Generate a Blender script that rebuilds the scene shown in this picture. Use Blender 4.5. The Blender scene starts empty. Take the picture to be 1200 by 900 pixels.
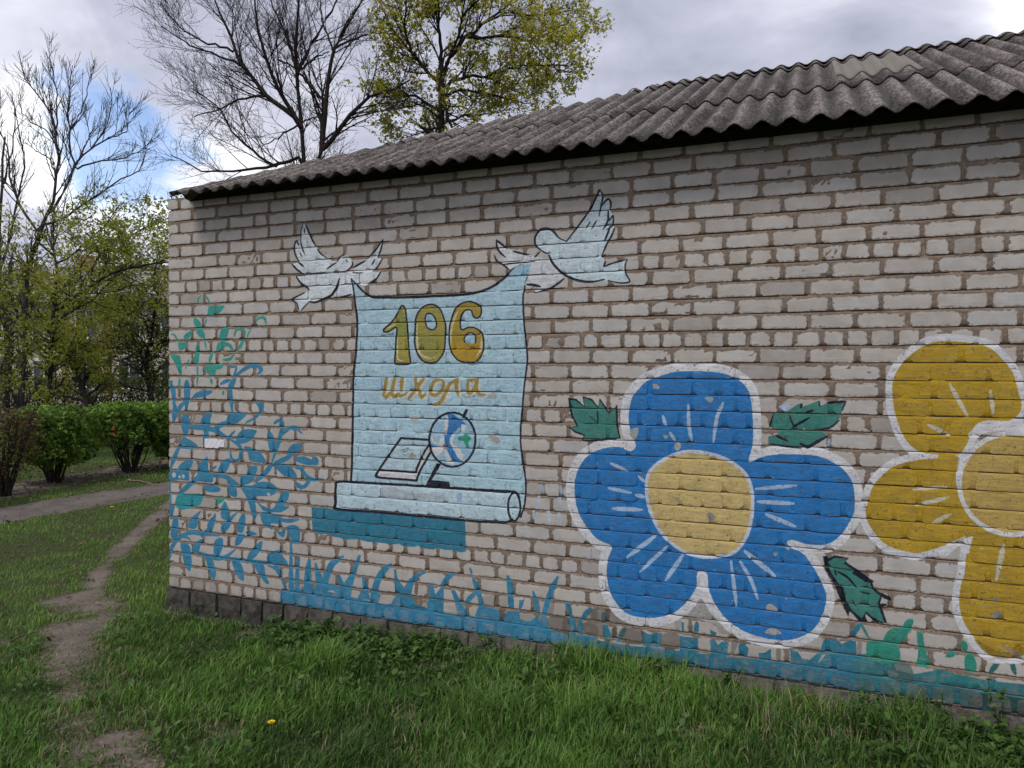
import bpy, math, random
import numpy as np
from mathutils import Matrix, Vector

# ------------------------------------------------------------------ camera
# world frame: x runs along the painted wall from its left corner, y goes into the wall, z is up;
# z = 0 is the ground at the left corner of the building
W_PX, H_PX = 1200.0, 900.0
F_PX = 850.65
YAW, PITCH, ROLL = (math.radians(a) for a in (-21.9556, -0.8086, -0.2644))
CAM = np.array([5.0241, -4.6413, 2.0307])
cy_, sy_, cp_, sp_, cr_, sr_ = (math.cos(YAW), math.sin(YAW), math.cos(PITCH), math.sin(PITCH), math.cos(ROLL), math.sin(ROLL))
_F = np.array([sy_*cp_, cy_*cp_, sp_]); _r = np.array([cy_, -sy_, 0.0]); _d = np.cross(_F, _r)
ROT = np.stack([cr_*_r + sr_*_d, -sr_*_r + cr_*_d, _F])      # rows: right, down, forward

scene = bpy.context.scene
col = scene.collection
cam_data = bpy.data.cameras.new('camera')
cam_data.sensor_fit = 'HORIZONTAL'; cam_data.sensor_width = 36.0
cam_data.lens = 36.0*F_PX/W_PX
cam_data.clip_start = 0.05; cam_data.clip_end = 3000
cam = bpy.data.objects.new('camera', cam_data); col.objects.link(cam)
m = Matrix.Identity(4)
for i in range(3):
    m[i][0], m[i][1], m[i][2], m[i][3] = ROT[0][i], -ROT[1][i], -ROT[2][i], CAM[i]
cam.matrix_world = m
scene.camera = cam

def proj(P):
    q = (np.atleast_2d(np.asarray(P, float))-CAM) @ ROT.T
    return np.stack([W_PX/2+F_PX*q[:, 0]/q[:, 2], H_PX/2+F_PX*q[:, 1]/q[:, 2], q[:, 2]], 1)
def ray(x, y):
    return np.array([(x-W_PX/2)/F_PX, (y-H_PX/2)/F_PX, 1.0]) @ ROT
def on_plane(x, y, n, d):
    v = ray(x, y); n = np.array(n, float); t = (d-n @ CAM)/(n @ v)
    return CAM+t*v
def on_ground(x, y, z=0.0): return on_plane(x, y, (0, 0, 1), z)
def on_wall(x, y): return on_plane(x, y, (0, 1, 0), 0.0)
def at_depth(x, y, dep): return CAM+ray(x, y)*dep

# ------------------------------------------------------------------ sky and sun
SUN_EL, SUN_AZ = math.radians(59), math.radians(200)      # azimuth clockwise from +y
SUN_STRENGTH, SKY_STRENGTH, EXPOSURE = 1.5, 0.1, 0.6
world = bpy.data.worlds.new('World'); scene.world = world; world.use_nodes = True
def build_world():
    nt = world.node_tree; N = nt.nodes; L = nt.links; N.clear()
    out = N.new('ShaderNodeOutputWorld'); bg = N.new('ShaderNodeBackground'); bg.inputs['Strength'].default_value = SKY_STRENGTH
    sky = N.new('ShaderNodeTexSky'); sky.sky_type = 'NISHITA'; sky.sun_disc = False
    sky.sun_elevation = SUN_EL; sky.sun_rotation = SUN_AZ
    tc = N.new('ShaderNodeTexCoord')
    sep = N.new('ShaderNodeSeparateXYZ'); L.new(tc.outputs['Generated'], sep.inputs[0])
    def M(op, a, b=None, c=None, clamp=False):
        n = N.new('ShaderNodeMath'); n.operation = op; n.use_clamp = clamp
        for i, v in enumerate((a, b, c)):
            if v is None: continue
            if isinstance(v, (int, float)): n.inputs[i].default_value = v
            else: L.new(v, n.inputs[i])
        return n.outputs[0]
    zz = M('MAXIMUM', M('ADD', sep.outputs[2], 0.22), 0.08)
    cx = M('DIVIDE', sep.outputs[0], zz); cyv = M('DIVIDE', sep.outputs[1], zz)
    comb = N.new('ShaderNodeCombineXYZ'); L.new(cx, comb.inputs[0]); L.new(cyv, comb.inputs[1])
    def noise(scale, detail, rough, off, dist=0.0):
        mp = N.new('ShaderNodeMapping'); mp.inputs['Location'].default_value = off
        L.new(comb.outputs[0], mp.inputs[0])
        n = N.new('ShaderNodeTexNoise'); n.inputs['Scale'].default_value = scale; n.inputs['Detail'].default_value = detail
        n.inputs['Roughness'].default_value = rough; n.inputs['Distortion'].default_value = dist
        L.new(mp.outputs[0], n.inputs['Vector']); return n.outputs['Fac']
    def bump(px, py, width):         # soft lobe round the direction of a cloud feature seen in the photograph
        v = ray(px, py); v = v/np.linalg.norm(v)
        dp = N.new('ShaderNodeVectorMath'); dp.operation = 'DOT_PRODUCT'; L.new(tc.outputs['Generated'], dp.inputs[0])
        dp.inputs[1].default_value = tuple(v)
        k = 1-math.cos(math.radians(width))
        return M('EXPONENT', M('DIVIDE', M('SUBTRACT', dp.outputs['Value'], 1.0), k))
    n1 = noise(0.9, 5, 0.55, (3.1, 1.7, 0.0), 0.3)
    n2 = noise(1.7, 4, 0.55, (7.3, 4.2, 2.0), 0.4)
    n3 = noise(3.2, 5, 0.6, (1.3, 9.2, 5.0), 0.5)
    # where blue shows through
    gap = M('ADD', M('MULTIPLY', bump(190, 185, 5.0), 0.55), M('MULTIPLY', bump(100, 145, 4.0), 0.42))
    gap = M('ADD', gap, M('MULTIPLY', M('SUBTRACT', n3, 0.5), 1.5))
    gap = M('SUBTRACT', gap, M('MULTIPLY', M('SUBTRACT', n1, 0.5), 0.3))
    mr = N.new('ShaderNodeMapRange'); mr.interpolation_type = 'SMOOTHSTEP'
    mr.inputs['From Min'].default_value = 0.22; mr.inputs['From Max'].default_value = 0.62; mr.inputs['To Max'].default_value = 0.85
    L.new(gap, mr.inputs['Value']); blue = mr.outputs['Result']
    # brightness of the cloud sheet
    br = M('ADD', M('SUBTRACT', M('MULTIPLY', n1, 0.65), 0.15), M('ADD', M('MULTIPLY', n2, 0.75), M('MULTIPLY', M('SUBTRACT', n3, 0.5), 0.42)))
    br = M('ADD', br, M('MULTIPLY', bump(1235, -15, 4.2), 0.5))
    br = M('ADD', br, M('MULTIPLY', bump(150, 215, 8.0), 0.30))
    br = M('SUBTRACT', br, M('MULTIPLY', bump(160, 100, 5.5), 0.12))
    br = M('ADD', br, M('MULTIPLY', bump(60, 10, 8.0), 0.02))
    br = M('SUBTRACT', br, M('MULTIPLY', bump(800, 60, 12.0), 0.03))
    ramp = N.new('ShaderNodeValToRGB'); L.new(br, ramp.inputs[0])
    e = ramp.color_ramp.elements
    e[0].position = 0.34; e[0].color = (0.25, 0.265, 0.34, 1)
    e[1].position = 0.86; e[1].color = (1.0, 1.0, 1.0, 1)
    a = e.new(0.52); a.color = (0.39, 0.405, 0.49, 1)
    a = e.new(0.66); a.color = (0.56, 0.57, 0.645, 1)
    vm = N.new('ShaderNodeVectorMath'); vm.operation = 'SCALE'; L.new(ramp.outputs[0], vm.inputs[0])
    vm.inputs['Scale'].default_value = CLOUD
    vs = N.new('ShaderNodeVectorMath'); vs.operation = 'MULTIPLY'; L.new(sky.outputs[0], vs.inputs[0])
    vs.inputs[1].default_value = (1.05, 1.2, 1.42)
    mix = N.new('ShaderNodeMix'); mix.data_type = 'RGBA'
    L.new(blue, mix.inputs['Factor']); L.new(vm.outputs[0], mix.inputs['A']); L.new(vs.outputs[0], mix.inputs['B'])
    L.new(mix.outputs['Result'], bg.inputs['Color']); L.new(bg.outputs[0], out.inputs[0])
CLOUD = 10.0
build_world()
sun_d = bpy.data.lights.new('sun', 'SUN'); sun_d.energy = SUN_STRENGTH; sun_d.angle = math.radians(18)
sun_d.color = (1.0, 0.965, 0.91)
sun = bpy.data.objects.new('sun', sun_d); col.objects.link(sun)
sdir = Vector((math.sin(SUN_AZ)*math.cos(SUN_EL), math.cos(SUN_AZ)*math.cos(SUN_EL), math.sin(SUN_EL)))
sun.rotation_euler = sdir.to_track_quat('Z', 'Y').to_euler()
sun.location = (3, -6, 12)
vs_ = scene.view_settings
vs_.view_transform = 'Standard'; vs_.look = 'None'; vs_.gamma = 1.0; vs_.exposure = EXPOSURE; vs_.use_curve_mapping = False
scene.render.engine = 'CYCLES'
scene.cycles.max_bounces = 4; scene.cycles.diffuse_bounces = 2; scene.cycles.use_adaptive_sampling = True; scene.cycles.adaptive_threshold = 0.02; scene.cycles.transparent_max_bounces = 4
scene.cycles.use_denoising = True

# ------------------------------------------------------------------ helpers
rng = np.random.default_rng(106)
random.seed(106)
def new_mesh(name, V, faces, mats=None, smooth=False):
    me = bpy.data.meshes.new(name)
    me.from_pydata([tuple(v) for v in V], [], faces)
    if mats is not None: me.materials.append(mats)
    if smooth: me.polygons.foreach_set('use_smooth', np.ones(len(me.polygons), bool))
    me.update(); return me
def fast_mesh(name, V, T, mat=None, smooth=False):
    """V (n,3); T (m,k) all faces with k corners"""
    V = np.asarray(V, np.float32); T = np.asarray(T, np.int32); k = T.shape[1]
    me = bpy.data.meshes.new(name)
    me.vertices.add(len(V)); me.vertices.foreach_set('co', V.ravel())
    me.loops.add(T.size); me.loops.foreach_set('vertex_index', T.ravel())
    me.polygons.add(len(T)); me.polygons.foreach_set('loop_start', np.arange(0, T.size, k, dtype=np.int32))
    if smooth: me.polygons.foreach_set('use_smooth', np.ones(len(T), bool))
    me.update(calc_edges=True); me.validate()
    if mat is not None: me.materials.append(mat)
    return me
def vattr(me, name, vals):
    a = me.attributes.new(name, 'FLOAT', 'POINT'); a.data.foreach_set('value', np.asarray(vals, np.float32))
def obj(name, me, parent=None, loc=None, label=None, cat=None, group=None, kind=None):
    o = bpy.data.objects.new(name, me); col.objects.link(o)
    if parent is not None: o.parent = parent
    if loc is not None: o.location = tuple(float(v) for v in loc)
    if label: o['label'] = label
    if cat: o['category'] = cat
    if group: o['group'] = group
    if kind: o['kind'] = kind
    return o
def empty(name, loc, label=None, cat=None, group=None, parent=None):
    o = obj(name, None, parent, loc, label, cat, group)
    o.empty_display_size = 0.2
    return o

class NT:
    """small wrapper for building node materials"""
    def __init__(s, name, rough=0.85, spec=0.25):
        s.m = bpy.data.materials.new(name); s.m.use_nodes = True
        s.t = s.m.node_tree; s.N = s.t.nodes; s.L = s.t.links; s.N.clear()
        s.out = s.N.new('ShaderNodeOutputMaterial'); s.b = s.N.new('ShaderNodeBsdfPrincipled')
        s.b.inputs['Roughness'].default_value = rough; s.b.inputs['Specular IOR Level'].default_value = spec
        s.L.new(s.b.outputs[0], s.out.inputs[0])
    def put(s, sock, v):
        if isinstance(v, bpy.types.NodeSocket): s.L.new(v, sock)
        elif isinstance(v, (tuple, list)) and len(v) == 3 and sock.type == 'RGBA': sock.default_value = (*v, 1)
        else: sock.default_value = v
    def math(s, op, a, b=0.0, c=None, clamp=False):
        n = s.N.new('ShaderNodeMath'); n.operation = op; n.use_clamp = clamp
        s.put(n.inputs[0], a); s.put(n.inputs[1], b)
        if c is not None: s.put(n.inputs[2], c)
        return n.outputs[0]
    def noise(s, vec, scale, detail=4, rough=0.55, dist=0.0, out='Fac'):
        n = s.N.new('ShaderNodeTexNoise'); n.inputs['Scale'].default_value = scale; n.inputs['Detail'].default_value = detail
        n.inputs['Roughness'].default_value = rough; n.inputs['Distortion'].default_value = dist
        if vec is not None: s.L.new(vec, n.inputs['Vector'])
        return n.outputs[out]
    def voronoi(s, vec, scale, feature='F1', out='Distance'):
        n = s.N.new('ShaderNodeTexVoronoi'); n.feature = feature; n.inputs['Scale'].default_value = scale
        s.L.new(vec, n.inputs['Vector']); return n.outputs[out]
    def step(s, v, lo, hi, a=0.0, b=1.0):
        n = s.N.new('ShaderNodeMapRange'); n.interpolation_type = 'SMOOTHSTEP'
        s.put(n.inputs['Value'], v); n.inputs['From Min'].default_value = lo; n.inputs['From Max'].default_value = hi
        n.inputs['To Min'].default_value = a; n.inputs['To Max'].default_value = b
        return n.outputs['Result']
    def mix(s, f, a, b, mode='MIX'):
        n = s.N.new('ShaderNodeMix'); n.data_type = 'RGBA'; n.blend_type = mode
        s.put(n.inputs['Factor'], f); s.put(n.inputs['A'], a); s.put(n.inputs['B'], b)
        return n.outputs['Result']
    def ramp(s, v, stops):
        n = s.N.new('ShaderNodeValToRGB'); s.L.new(v, n.inputs[0]); e = n.color_ramp.elements
        e[0].position, e[0].color = stops[0][0], (*stops[0][1], 1)
        e[1].position, e[1].color = stops[-1][0], (*stops[-1][1], 1)
        for p, c in stops[1:-1]:
            k = e.new(p); k.color = (*c, 1)
        return n.outputs[0]
    def coord(s, which='Object', ob=None):
        n = s.N.new('ShaderNodeTexCoord')
        if ob is not None: n.object = ob
        return n.outputs[which]
    def geo(s, which='Position'): return s.N.new('ShaderNodeNewGeometry').outputs[which]
    def attr(s, name, out='Fac'):
        n = s.N.new('ShaderNodeAttribute'); n.attribute_name = name; return n.outputs[out]
    def rand(s): return s.N.new('ShaderNodeObjectInfo').outputs['Random']
    def bump(s, h, strength=0.3, dist=0.01, normal=None):
        n = s.N.new('ShaderNodeBump'); n.inputs['Strength'].default_value = strength; n.inputs['Distance'].default_value = dist
        s.L.new(h, n.inputs['Height'])
        if normal is not None: s.L.new(normal, n.inputs['Normal'])
        s.L.new(n.outputs[0], s.b.inputs['Normal']); return n.outputs[0]
    def color(s, c): s.put(s.b.inputs['Base Color'], c); return s
def srgb(h):
    h = h.lstrip('#'); c = [int(h[i:i+2], 16)/255 for i in (0, 2, 4)]
    return tuple(v/12.92 if v <= 0.04045 else ((v+0.055)/1.055)**2.4 for v in c)

# ------------------------------------------------------------------ the painting on the wall (drawn by code, in wall metres)
MU0, MU1, MV0, MV1, MRES = 0.0, 8.0, 0.15, 3.65, 360
MW, MH = int((MU1-MU0)*MRES), int((MV1-MV0)*MRES)
TB, TG, TD = '#3d87a9', '#3f9e90', '#357f98'
NAVY, WHITE = '#20222f', '#dcdce2'
def draw_mural():
    img = np.zeros((MH, MW, 4), np.float32); img[..., :3] = (0.72, 0.70, 0.68)
    SS = 3
    # map photograph pixels onto the wall plane
    P = [on_wall(x, y) for x, y in ((200, 250), (1100, 250), (1100, 800), (200, 680))]
    A = []; b = []
    for (x, y), p in zip(((200, 250), (1100, 250), (1100, 800), (200, 680)), P):
        u, v = p[0], p[2]
        A.append([x, y, 1, 0, 0, 0, -u*x, -u*y]); b.append(u)
        A.append([0, 0, 0, x, y, 1, -v*x, -v*y]); b.append(v)
    h = np.linalg.solve(np.array(A, float), np.array(b, float)); Hm = np.append(h, 1).reshape(3, 3)
    def to_img(pts):
        q = np.c_[pts, np.ones(len(pts))] @ Hm.T
        uv = q[:, :2]/q[:, 2:]
        return np.c_[(uv[:, 0]-MU0)*MRES, (uv[:, 1]-MV0)*MRES]
    T = [0.0, 0.0, 1.0]
    def G(ox, oy, s=1.0): T[:] = [ox, oy, s]
    def parse(s):
        a = np.array([[float(v) for v in t.split(',')] for t in s.split()])
        return a/T[2]+np.array(T[:2])
    def smooth(p, closed, n=6):
        if len(p) < 3: return p
        if closed: q = np.vstack([p[-1:], p, p[:2]])
        else: q = np.vstack([2*p[0]-p[1], p, 2*p[-1]-p[-2]])
        out = []
        for i in range(1, len(q)-2):
            a, b_, c, d = q[i-1], q[i], q[i+1], q[i+2]
            for k in range(n):
                t = k/n
                out.append(0.5*((2*b_)+(c-a)*t+(2*a-5*b_+4*c-d)*t*t+(3*b_-a-3*c+d)*t**3))
        if not closed: out.append(p[-1])
        return np.array(out)
    def fill_uv(pi, hexcol, alpha=1.0):
        x0, y0 = np.floor(pi.min(0)).astype(int)-1; x1, y1 = np.ceil(pi.max(0)).astype(int)+2
        x0, y0 = max(x0, 0), max(y0, 0); x1, y1 = min(x1, MW), min(y1, MH)
        if x1 <= x0 or y1 <= y0: return
        q = (pi-np.array([x0, y0]))*SS
        hh, ww = (y1-y0)*SS, (x1-x0)*SS
        mask = np.zeros((hh, ww+1), np.int16)
        a = q; b2 = np.roll(q, -1, 0)
        ys = np.arange(hh)+0.5
        for (ax, ay), (bx, by) in zip(a, b2):
            if ay == by: continue
            lo, hi = (ay, by) if ay < by else (by, ay)
            i0, i1 = max(int(math.ceil(lo-0.5)), 0), min(int(math.ceil(hi-0.5)), hh)
            if i1 <= i0: continue
            yy = ys[i0:i1]; xx = ax+(yy-ay)*(bx-ax)/(by-ay)
            xi = np.clip(np.ceil(xx-0.5), 0, ww).astype(int)
            np.add.at(mask, (np.arange(i0, i1), xi), 1 if ay < by else -1)
        mk = (np.cumsum(mask, 1)[:, :ww] != 0).astype(np.float32)
        cov = mk.reshape(y1-y0, SS, x1-x0, SS).mean((1, 3))*alpha
        c = np.array([int(hexcol[i:i+2], 16)/255 for i in (1, 3, 5)], np.float32)
        reg = img[y0:y1, x0:x1]; oa = reg[..., 3:4]; cv = cov[..., None]
        na = cv+oa*(1-cv)
        reg[..., :3] = np.where(na > 1e-4, (c*cv+reg[..., :3]*oa*(1-cv))/np.maximum(na, 1e-4), reg[..., :3])
        reg[..., 3:4] = na
    def ext(pi):
        return pi
    def P_(c, s, sm=True, alpha=1.0):
        p = parse(s); p = smooth(p, True) if sm else p
        fill_uv(to_img(p), c, alpha)
    def PX(c, p, alpha=1.0): fill_uv(to_img(np.asarray(p, float)), c, alpha)
    def stroke_pts(c, w, p, taper=(1, 1), alpha=1.0):
        p = np.asarray(p, float)
        d = np.gradient(p, axis=0); d /= np.maximum(np.linalg.norm(d, axis=1, keepdims=True), 1e-6)
        n = np.c_[-d[:, 1], d[:, 0]]
        t = np.linspace(0, 1, len(p)); hw = w/2*np.minimum(1, np.minimum(taper[0]+(1-taper[0])*t*4, taper[1]+(1-taper[1])*(1-t)*4))
        k = np.linspace(-90, 90, 7)[1:-1]
        def cap(i, sgn):
            a = math.atan2(n[i, 1], n[i, 0])
            return [p[i]+hw[i]*np.array([math.cos(a+sgn*math.radians(90-q)), math.sin(a+sgn*math.radians(90-q))]) for q in k[::-1]]
        poly = np.vstack([p+n*hw[:, None], cap(-1, -1), (p-n*hw[:, None])[::-1], [p[0]+(-(q-p[0])) for q in cap(0, -1)]])
        fill_uv(to_img(poly), c, alpha)
    def S(c, w, s, taper=(0.7, 0.45), alpha=1.0, sm=True):
        p = parse(s); p = smooth(p, False, 5) if sm and len(p) > 2 else p
        if len(p) == 2: p = np.linspace(p[0], p[1], 8)
        stroke_pts(c, w, p, taper, alpha)
    def OUT(c, w, pts, alpha=1.0):      # closed outline
        p = np.vstack([pts, pts[:2]]); stroke_pts(c, w, p, (1, 1), alpha)
    # ---------------- stems and leaves by the corner
    G(190, 335, 7.5)
    for w, s in ((2, '312,148 320,110 345,85'), (2.6, '380,90 400,115 415,150'), (2, '392,290 380,340'), (2, '375,460 380,500 390,560'),
                 (2.4, '80,425 110,435 140,490'), (2, '145,480 150,560'), (2.2, '310,690 312,800 308,890'), (2, '235,650 205,730'),
                 (4, '440,590 415,670'), (4, '540,650 590,645 630,605'), (3.5, '830,305 860,280 900,285 915,335'),
                 (3, '635,440 650,390 700,380 725,410 720,450'), (2, '780,375 745,450'), (4, '715,470 695,520 670,560'),
                 (3, '430,820 440,860'), (3, '155,815 150,890')): S(TG, w, s)
    for s in ('400,262 410,185 440,172 470,175 465,230 450,260', '470,240 475,195 500,175 550,175 520,225 490,245',
              '275,290 300,285 335,320 345,360 320,370 285,350', '295,400 310,375 350,370 375,420 378,465 350,455 320,440',
              '185,465 205,420 250,395 262,400 250,450 215,470', '150,560 148,500 225,505 210,540 180,562',
              '265,675 290,590 295,540 315,510 335,540 330,600 315,680', '70,605 150,612 165,650 175,770 150,765 110,680',
              '500,470 510,400 540,360 585,365 580,420 560,470 550,490',
              '475,565 495,500 560,495 600,510 630,560 610,570 580,535 540,540 520,565 490,575',
              '370,740 385,700 470,690 545,690 520,730 480,740 460,790 430,790 400,770'): P_(TG, s)
    S(TB, 3, '600,715 650,715 640,770 625,795'); S(TB, 5, '660,780 720,735 780,705 850,710 870,745 840,775')
    S(TB, 4.5, '520,860 560,840 600,825'); S(TB, 5, '640,820 610,890')
    G(190, 445, 7.5)
    S(TG, 3, '540,100 535,135')
    for w, s in ((5, '625,0 600,60 605,160 615,280'), (5, '115,230 105,290 100,370'), (5, '210,180 150,250 130,290'),
                 (6, '250,420 330,420 450,440 560,500'), (6, '370,400 390,480 365,560'), (6, '460,430 570,370'),
                 (4, '560,500 640,550 690,600 680,690 650,710 610,690 600,640'), (3, '590,500 640,450'), (5, '150,590 110,680 75,770'),
                 (5, '990,380 1030,355 1055,390 1045,470 1020,560 1000,620 965,720')): S(TB, w, s)
    for s in ('60,20 90,10 100,60 120,100 115,230 95,235 85,150 75,90', '95,380 100,300 130,290 135,320',
              '190,100 200,20 225,0 245,60 245,160 215,270 200,250', '245,180 290,120 350,95 440,95 420,130 350,155 290,160',
              '165,400 165,330 195,300 235,330 240,410 215,495 195,495', '330,400 350,330 400,290 440,300 425,350 415,410 350,410',
              '490,430 560,360 580,310 640,285 740,305 700,350 640,390 560,400 520,420',
              '820,200 880,205 890,250 840,330 740,385 740,365 820,320 850,260',
              '650,560 660,490 700,445 760,435 830,445 820,480 780,530 720,560', '155,590 170,520 200,505 310,575 270,605 200,608',
              '930,470 950,455 980,500 990,590 970,630 940,600', '720,590 770,590 850,630 900,690 905,730 830,725 770,710 750,640',
              '140,790 170,730 240,700 270,705 260,760 220,800', '310,830 320,740 380,690 400,680 410,800 440,880 300,880',
              '490,810 520,730 570,690 600,700 590,760 550,820', '430,800 440,770 480,755 470,780',
              '740,830 780,770 830,760 830,800 800,840'): P_(TB, s)
    P_(TB, '60,800 130,795 235,800 240,890 160,880 60,890', False)
    for s in ('85,830 110,815 120,850 95,860', '140,840 165,850 150,870', '175,830 200,845 180,870'): P_('#c9c4bf', s)
    G(290, 470, 8.571)
    for w, s in ((4.5, '330,350 400,290 440,265 490,270 545,325'), (6, '280,620 380,580 450,530'), (6, '240,640 180,720 90,800'),
                 (4.5, '490,670 540,680 580,740 650,785 750,785')): S(TB, w, s)
    for s in ('205,320 225,305 250,350 280,450 270,500 225,490 205,420', '400,540 410,480 460,430 540,425 530,480 500,520 440,545',
              '470,590 500,560 570,555 640,585 650,560 690,560 715,600 705,640 640,645 560,635',
              '250,635 420,650 500,750 470,765 380,755 310,700', '475,810 510,820 560,840 600,790 640,790 600,860 550,885 500,870',
              '0,720 20,660 95,650 95,700 70,740 0,740', '0,880 60,840 140,810 220,820 280,860 300,880 250,900 20,900'): P_(TB, s)
    G(190, 555, 7.5)
    for w, s in ((2.4, '68,0 70,150 75,240 65,320 75,400'), (6, '160,170 240,100 300,50'), (5, '1040,400 1100,415 1200,405'),
                 (5, '60,740 90,640 150,560 250,520 350,530 500,545'), (3, '140,560 210,560 250,580'), (4, '530,470 560,440 660,340'),
                 (4.5, '280,680 360,710 480,750 560,730 640,670'), (4.5, '360,710 620,750 900,780 1100,800'), (6, '1000,820 1040,880'),
                 (3.6, '1130,600 1140,900'), (5, '350,545 400,500 430,470')): S(TB, w, s)
    P_('#34969f', '115,250 140,180 200,180 350,180 345,260 290,290 180,320 130,290')
    P_(TG, '475,270 475,220 555,218 520,260')
    for s in ('60,300 110,285 95,360 80,380', '270,60 330,0 430,0 450,60 420,80 350,70', '370,110 430,100 510,125 500,160 430,165 385,150',
              '420,0 560,10 640,60 680,100 580,95 560,50 440,30', '690,100 700,20 810,10 800,60 760,90',
              '690,110 800,110 850,80 920,75 980,95 1015,140 990,180 930,200 860,200 820,220 830,380 800,390 770,300 740,210',
              '570,120 640,110 660,180 640,210 590,180',
              '820,240 900,290 980,300 1050,170 1110,155 1110,220 1070,280 1120,290 1040,340 900,330 860,290',
              '870,340 1000,360 1050,400 1040,440 960,440 970,490 920,470 880,430', '1000,490 1040,510 1080,480 1080,540 1060,560 1020,530',
              '1100,460 1200,470 1205,610 1150,600 1110,530', '515,380 520,300 555,245 590,320 590,390 570,410 530,400',
              '220,470 250,400 300,350 345,325 320,380 300,480', '400,490 400,430 440,380 470,350 465,430 440,500',
              '660,490 680,390 720,345 735,400 715,510 680,520', '75,560 80,470 95,400 120,380 140,400 135,560',
              '520,520 530,440 600,430 580,490', '260,660 300,600 370,570 340,620 320,690 270,680',
              '455,720 460,600 520,560 540,600 530,660 500,720', '640,630 660,540 730,540 700,600 670,630',
              '735,520 770,500 835,530 780,545', '750,750 770,690 830,620 880,590 880,640 850,700 800,750',
              '920,750 940,700 1040,670 1060,720 1105,790 1040,800 950,790'): P_(TB, s)
    P_('#c9c4bf', '920,170 950,175 935,200')
    G(190, 620, 7.5)
    for s in ('160,130 235,140 260,260 255,340 240,370 200,320 175,220', '380,240 430,240 475,370 470,420 450,442 415,400 395,320',
              '610,260 690,300 720,400 715,455 680,440 640,380', '800,300 890,310 910,400 940,480 900,470 840,380',
              '920,320 1010,340 1060,440 1100,540 1080,545 1010,380', '1185,250 1200,250 1200,480 1165,480'): P_(TB, s)
    S(TB, 3.6, '1130,110 1135,350 1125,540')
    # ---------------- painted grass along the bottom
    G(320, 620, 6)
    P_(TB, '55,432 300,420 460,455 600,490 700,510 800,530 900,500 1010,535 1200,590 1200,760 600,700 40,560', False)
    for s in ('105,440 118,100 132,95 140,250 150,440', '150,440 165,200 190,200 185,300 190,440', '210,440 225,280 245,205 265,210 275,440',
              '280,470 300,380 290,240 300,235 345,330 350,450', '450,330 470,320 500,380 540,320 575,240 600,180 620,185 600,260 560,400 540,500 470,470',
              '590,490 630,410 625,330 640,335 670,420 680,500', '690,510 705,440 760,460 740,520',
              '850,280 865,280 880,360 920,410 960,350 1010,310 1090,300 1040,330 990,370 970,460 1000,530 830,520 860,470',
              '1095,390 1115,395 1140,460 1180,410 1200,390 1200,600 1100,560'): P_(TB, s, False)
    S(TB, 8, '350,440 380,320 420,240 490,195', (1, 0.4)); S(TB, 8, '700,510 730,380 770,300 830,250', (1, 0.4))
    S(TB, 7, '300,440 420,410 470,460', (1, 1))
    G(500, 640, 6)
    P_(TB, '0,470 110,470 220,490 330,500 500,505 560,470 640,500 700,530 780,520 860,585 1000,620 1200,640 1200,800 0,640', False)
    for s in ('15,270 45,270 60,340 100,300 125,300 90,370 105,480 0,480 0,400 20,360', '170,310 200,310 240,390 290,470 300,510 220,500 200,400',
              '295,150 310,150 325,190 310,200', '315,220 340,225 380,310 405,410 370,410 335,290', '330,510 370,410 510,450 510,530',
              '560,205 575,205 605,260 615,440 575,440 565,300', '555,540 560,455 650,460 660,520 730,530 780,480 800,580',
              '645,450 650,380 690,375 665,450', '740,315 755,315 790,390 800,460 765,460', '800,580 800,490 850,500 860,590'): P_(TB, s, False)
    for w, s in ((6, '110,270 150,220 190,200'), (6, '275,400 310,360 345,330'), (7, '820,500 870,330 920,220'), (6, '990,400 1015,470'),
                 (8, '1010,490 1040,625'), (6, '1150,440 1095,500'), (5, '1080,520 1090,620')): S(TB, w, s)
    G(660, 660, 6)
    P_(TD, '0,500 60,500 190,530 340,560 480,580 620,590 780,610 940,630 1080,650 1200,665 1200,800 900,790 640,750 440,720 0,640', False)
    for s in ('30,280 55,300 70,370 40,350', '275,430 310,430 345,520 280,530', '545,470 600,500 650,490 695,490 690,590 560,580',
              '830,410 850,420 850,490 835,490', '820,510 890,520 945,530 945,630 820,620', '1030,460 1080,490 1070,520 1040,510',
              '1030,540 1060,530 1100,590 1140,545 1165,560 1150,660 1040,650'): P_(TD, s, False)
    for w, s in ((8, '45,380 75,505'), (6, '190,320 140,390'), (6, '120,400 125,500'), (6, '285,355 290,410'), (7, '430,460 385,550'),
                 (6, '940,420 935,490'), (5, '1020,350 980,385')): S(TD, w, s)
    G(840, 650, 6)
    P_(TD, '0,715 150,725 330,738 500,765 640,785 700,780 770,700 980,700 1060,700 1200,745 1200,1000 800,950 300,900 0,870', False)
    for s in ('0,650 30,610 80,615 75,690 0,710', '150,640 190,620 225,660 215,725 155,715', '290,690 340,690 380,660 385,745 300,735',
              '515,670 570,680 600,730 650,740 710,690 740,700 700,790 520,770', '720,690 750,600 840,590 880,630 930,600 980,610 985,710'): P_(TD, s, False)
    S(TD, 7, '1000,500 950,570'); S('#3a8f86', 3.5, '1010,480 1070,590')
    GRN, GRD = '#35937f', '#2f6f6a'
    P_(GRN, '1055,710 1060,610 1130,600 1200,600 1200,755', False)
    G(1000, 670, 6)
    P_('#3a7e86', '0,600 280,630 300,690 420,720 600,690 720,730 920,760 1000,770 1200,790 1300,805 1900,915 3600,1225 3600,1600 1200,1050 600,900 0,840', False)
    P_(GRN, '95,500 120,490 200,500 310,515 315,640 110,620'); P_(GRN, '210,480 240,420 290,395 340,390 370,340 420,335 410,395 370,460 330,510 230,495')
    P_(GRN, '445,430 470,425 490,440 505,540 540,660 450,660 455,560'); P_(GRN, '755,500 775,480 805,520 795,565 765,545')
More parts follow.
